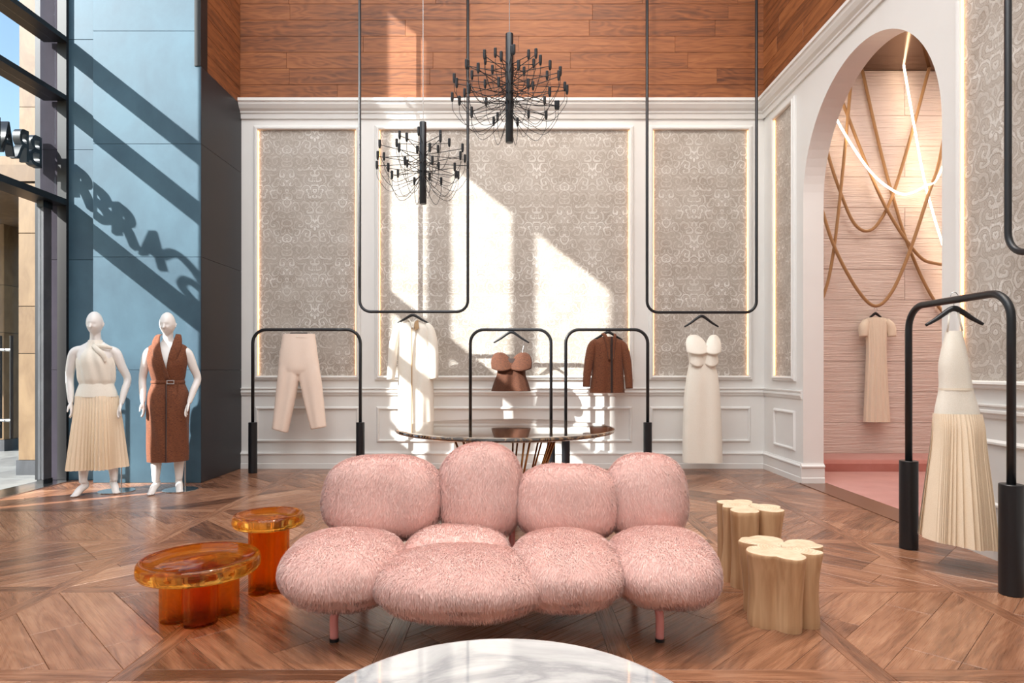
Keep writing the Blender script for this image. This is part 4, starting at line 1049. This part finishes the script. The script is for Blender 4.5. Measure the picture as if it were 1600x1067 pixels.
def hand(mb, wrist, palm_dir, side, fwd):
    """relaxed hand: palm, four unequal fingers and a thumb; side = +1/-1 for the thumb's side along fwd"""
    w = Vector(wrist); d = Vector(palm_dir).normalized(); f = Vector(fwd).normalized(); nrm = d.cross(f).normalized()
    def P_(a, b, c): return w+d*a+f*b+nrm*c
    for b in (-.022, -.008, .007, .021): mb.tube([P_(-.01, b*.4, 0), P_(.035, b, 0), P_(.078, b*1.12, 0)], [.013, .0135, .011], 10)
    for i, (b, L) in enumerate(((-.026, .058), (-.0095, .074), (.0085, .080), (.025, .070))):
        mb.tube(catmull([P_(.070, b, 0), P_(.070+L*.4, b*1.12, .004*side), P_(.070+L*.75, b*1.15, .013*side), P_(.070+L, b*1.15, .026*side)], 3), [.0092]*4+[.0085]*3+[.0078]*2+[.006], 8)
    mb.tube(catmull([P_(.012, .020, .004*side), P_(.04, .042, .014*side), P_(.064, .050, .020*side), P_(.088, .050, .026*side)], 3), [.012]*4+[.0095]*3+[.0085]*2+[.006], 8)
def mannequin(label, loc, rz, yaw, pitch, feet, arms, torso_lean=0.0):
    t = thing('mannequin', label, 'mannequin', loc, rz)
    mb = MB(); L = torso_lean
    ell_loft(mb, [(.80, 0, .01, .06, .06), (.86, 0, .012, .145, .095), (.94, 0, .01, .172, .112), (1.02, 0, .0, .150, .098), (1.09, L*.3, -.004, .122, .084), (1.18, L*.5, -.006, .132, .092),
                  (1.27, L*.7, -.014, .148, .108), (1.34, L*.85, -.012, .158, .102), (1.41, L, .0, .165, .085), (1.448, L, .004, .145, .066), (1.482, L, .006, .092, .056), (1.52, L, .004, .052, .052), (1.60, L, -.004, .046, .048), (1.66, L, -.01, .04, .04)])
    head(mb, (L, -.022, 1.675), yaw, pitch)
    for sx, (fx, fy, tx, ty) in zip((-1, 1), feet):
        kx, ky = (sx*.09+fx)/2, (fy-.02)/2-.02
        limb(mb, [(sx*.085, .01, .92), (sx*.092, .0, .76), (kx, ky, .50), ((kx+fx)/2, (ky+fy)/2+.02, .34), (fx, fy, .115)], [.092, .082, .055, .052, .032], 20)
        d = Vector((tx-fx, ty-fy, 0)); d.normalize()
        b = Vector((fx, fy, 0))
        limb(mb, [b-d*.012+Vector((0, 0, .13)), b-d*.030+Vector((0, 0, .085)), b+d*.035+Vector((0, 0, .062)), b+d*.085+Vector((0, 0, .026)), b+d*.130+Vector((0, 0, .016))], [.032, .034, .034, .032, .018], 14)
        sd = Vector((-d.y, d.x, 0))
        for q, (o_, l_) in enumerate(((-.024, .130), (-.012, .142), (0, .144), (.012, .138), (.024, .126))):
            mb.tube([b+d*.09+sd*o_+Vector((0, 0, .018)), b+d*l_+sd*o_*1.05+Vector((0, 0, .010))], [.011, .008], 8)
    for sx, (ex, ey, ez, wx, wy, wz) in zip((-1, 1), arms):
        limb(mb, [(L+sx*.115, .0, 1.412), (L+sx*.176, .0, 1.385), (L+(sx*.19+ex)/2, ey/2, (1.37+ez)/2), (ex, ey, ez), ((ex+wx)/2, (ey+wy)/2, (ez+wz)/2), (wx, wy, wz)], [.050, .049, .042, .035, .033, .022], 18)
        dr = Vector((wx-ex, wy-ey, wz-ez)).normalized()
        hand(mb, (wx, wy, wz), (dr+Vector((-sx*.12, 0, -.15))), sx*-1, (0, -1, 0) if True else 0)
    fuse('body', mb, MT['mannequin'], t, .0052, 5)
    return t
def ring_cloth(mb, spec, n=96, m=6, fn=9, ph=0.0, pleats=0, cap=False, hole=None):
    """garment worn on the body: rows (z, xc, yc, half width, half depth, fold)"""
    rings = []
    for z, xc, yc, a, b, fo in catmull_n(spec, m):
        r_ = []
        for k in range(n):
            th = 2*PI*k/n
            if pleats: q = (k*pleats/n) % 1.0; w = fo*(abs(q-.5)*4-1)+fo*1.6*math.sin(5*th+ph)
            else: w = fo*(math.sin(fn*th+ph+z*7)+.6*math.sin(fn*1.7*th+z*13))
            r_.append((xc+(a+w)*math.cos(th), yc+(b+w)*math.sin(th), z))
        rings.append(r_)
    f0 = len(mb.f); mb.loft(rings, cap)
    if hole: mb.f = mb.f[:f0]+[f for f in mb.f[f0:] if not hole(sum((Vector(mb.v[i]) for i in f), Vector())/len(f))]
def base_plate(t, x, y, rz=0):
    mb = MB(); mb.lathe([(.001, 0), (.165, 0), (.168, .002), (.168, .006), (.165, .008), (.001, .008)], 48); o = mb.build('base_plate', MT['steel'], t); o.location = (x, y, .0)
    mb = MB(); mb.cyl((x+.04, y+.02, .006), (x+.04, y+.02, .30), .006, 10); mb.build('support_rod', MT['steel'], t)

M1 = mannequin('white mannequin in an ivory halter blouse and pleated skirt, nearest the glass door', (-4.115, 6.34, 0), .34, -.14, .04,
               [(-.10, -.06, -.17, -.22), (.15, .0, .20, -.12)], [(-.235, .03, 1.13, -.205, -.05, .90), (.262, .03, 1.13, .225, -.06, .885)], -.01)
mb = MB(); ring_cloth(mb, [(1.055, 0, 0, .152, .108, .0), (1.085, 0, 0, .150, .107, .003), (1.13, 0, -.003, .160, .118, .005), (1.22, 0, -.008, .162, .122, .006), (1.31, -.005, -.012, .160, .122, .005), (1.38, -.008, -.01, .132, .108, .004), (1.44, -.01, -.004, .090, .078, .003), (1.50, -.01, .002, .066, .066, .001), (1.515, -.01, .002, .060, .060, 0)], fn=7); mb.build('blouse', MT['ivory'], M1, True)
mb = MB(); ring_cloth(mb, [(.955, 0, .0, .186, .128, 0), (1.0, 0, 0, .176, .122, 0), (1.07, 0, 0, .152, .110, 0), (1.085, 0, 0, .148, .106, 0)]); mb.build('waistband', MT['ivory'], M1, True)
mb = MB(); ring_cloth(mb, [(.25, .0, -.0, .226, .19, .022), (.45, .0, 0, .214, .176, .017), (.65, .0, 0, .202, .156, .012), (.85, 0, 0, .190, .136, .006), (.965, 0, 0, .184, .126, .002)], n=352, pleats=44, ph=1.2); mb.build('pleated_skirt', MT['pleat'], M1)
mb = MB(); limb(mb, [(-.01, -.085, 1.46), (.04, -.115, 1.41), (.085, -.12, 1.36), (.10, -.118, 1.30)], [.018, .026, .024, .010], 10, .5); limb(mb, [(.0, -.085, 1.46), (.09, -.085, 1.45), (.15, -.07, 1.435)], [.016, .022, .012], 10, .5); mb.build('neck_scarf', MT['ivory'], M1, True)
base_plate(M1, .16, .05)

M2 = mannequin('white mannequin in a belted rust brown sleeveless wrap dress', (-3.45, 6.42, 0), .28, -.12, .04,
               [(-.10, -.05, -.13, -.22), (.095, .02, .13, -.12)], [(-.235, .03, 1.13, -.215, -.04, .90), (.262, .04, 1.13, .205, -.07, .89)], 0)
mb = MB(); ring_cloth(mb, [(.31, .0, .0, .184, .15, .005), (.5, 0, 0, .190, .152, .006), (.75, 0, .0, .194, .150, .005), (.95, 0, 0, .190, .140, .004), (1.06, 0, 0, .160, .118, .002), (1.10, 0, 0, .146, .108, .0), (1.16, 0, -.003, .156, .118, .003), (1.28, 0, -.01, .176, .132, .004), (1.36, 0, -.005, .186, .122, .003), (1.42, 0, .0, .190, .100, .001), (1.465, 0, .002, .160, .080, 0), (1.495, 0, .004, .098, .070, 0)], n=128, m=9, fn=5, hole=lambda q: q.y < -.02 and q.z > 1.17 and abs(q.x-.015*(1.5-q.z)/.3) < (q.z-1.17)*.20); mb.build('wrap_dress', MT['tweed'], M2, True)
ribbon('lapel', MT['tweed'], M2, [(-.058, .035, 1.575), (-.064, -.03, 1.56), (-.050, -.100, 1.47), (-.014, -.146, 1.33), (.040, -.136, 1.13)], [.02, .05, .085, .085, .04], (-.95, .3, 0))
ribbon('lapel', MT['tweed'], M2, [(.066, .035, 1.58), (.072, -.03, 1.565), (.056, -.100, 1.47), (.030, -.142, 1.34), (.006, -.132, 1.16)], [.02, .05, .085, .08, .035], (.95, .3, 0))
mb = MB(); ring_cloth(mb, [(1.085, 0, 0, .153, .114, 0), (1.087, 0, 0, .156, .117, 0), (1.113, 0, 0, .154, .116, 0), (1.115, 0, 0, .150, .112, 0)], m=2); bl = mb.build('belt', MT['tweed'], M2, True)
mb = MB(); fr_ = lambda u, v, h: (u, -.118-h, v)
frame_rect(mb, fr_, .02, .075, 1.088, 1.112, [(0, 0), (0, .006), (.007, .006), (.007, 0)]); mb.build('buckle', MT['steel'], bl)
mb = MB(); mb.box(.10, .118, -.112, -.106, .72, 1.09); mb.build('belt_tail', MT['tweed'], bl, bevel=.002)
mb = MB(); mb.box(.012, .020, -.168, -.15, .32, 1.08); mb.build('front_edge', MT['tweedd'], M2)
base_plate(M2, .10, .06)
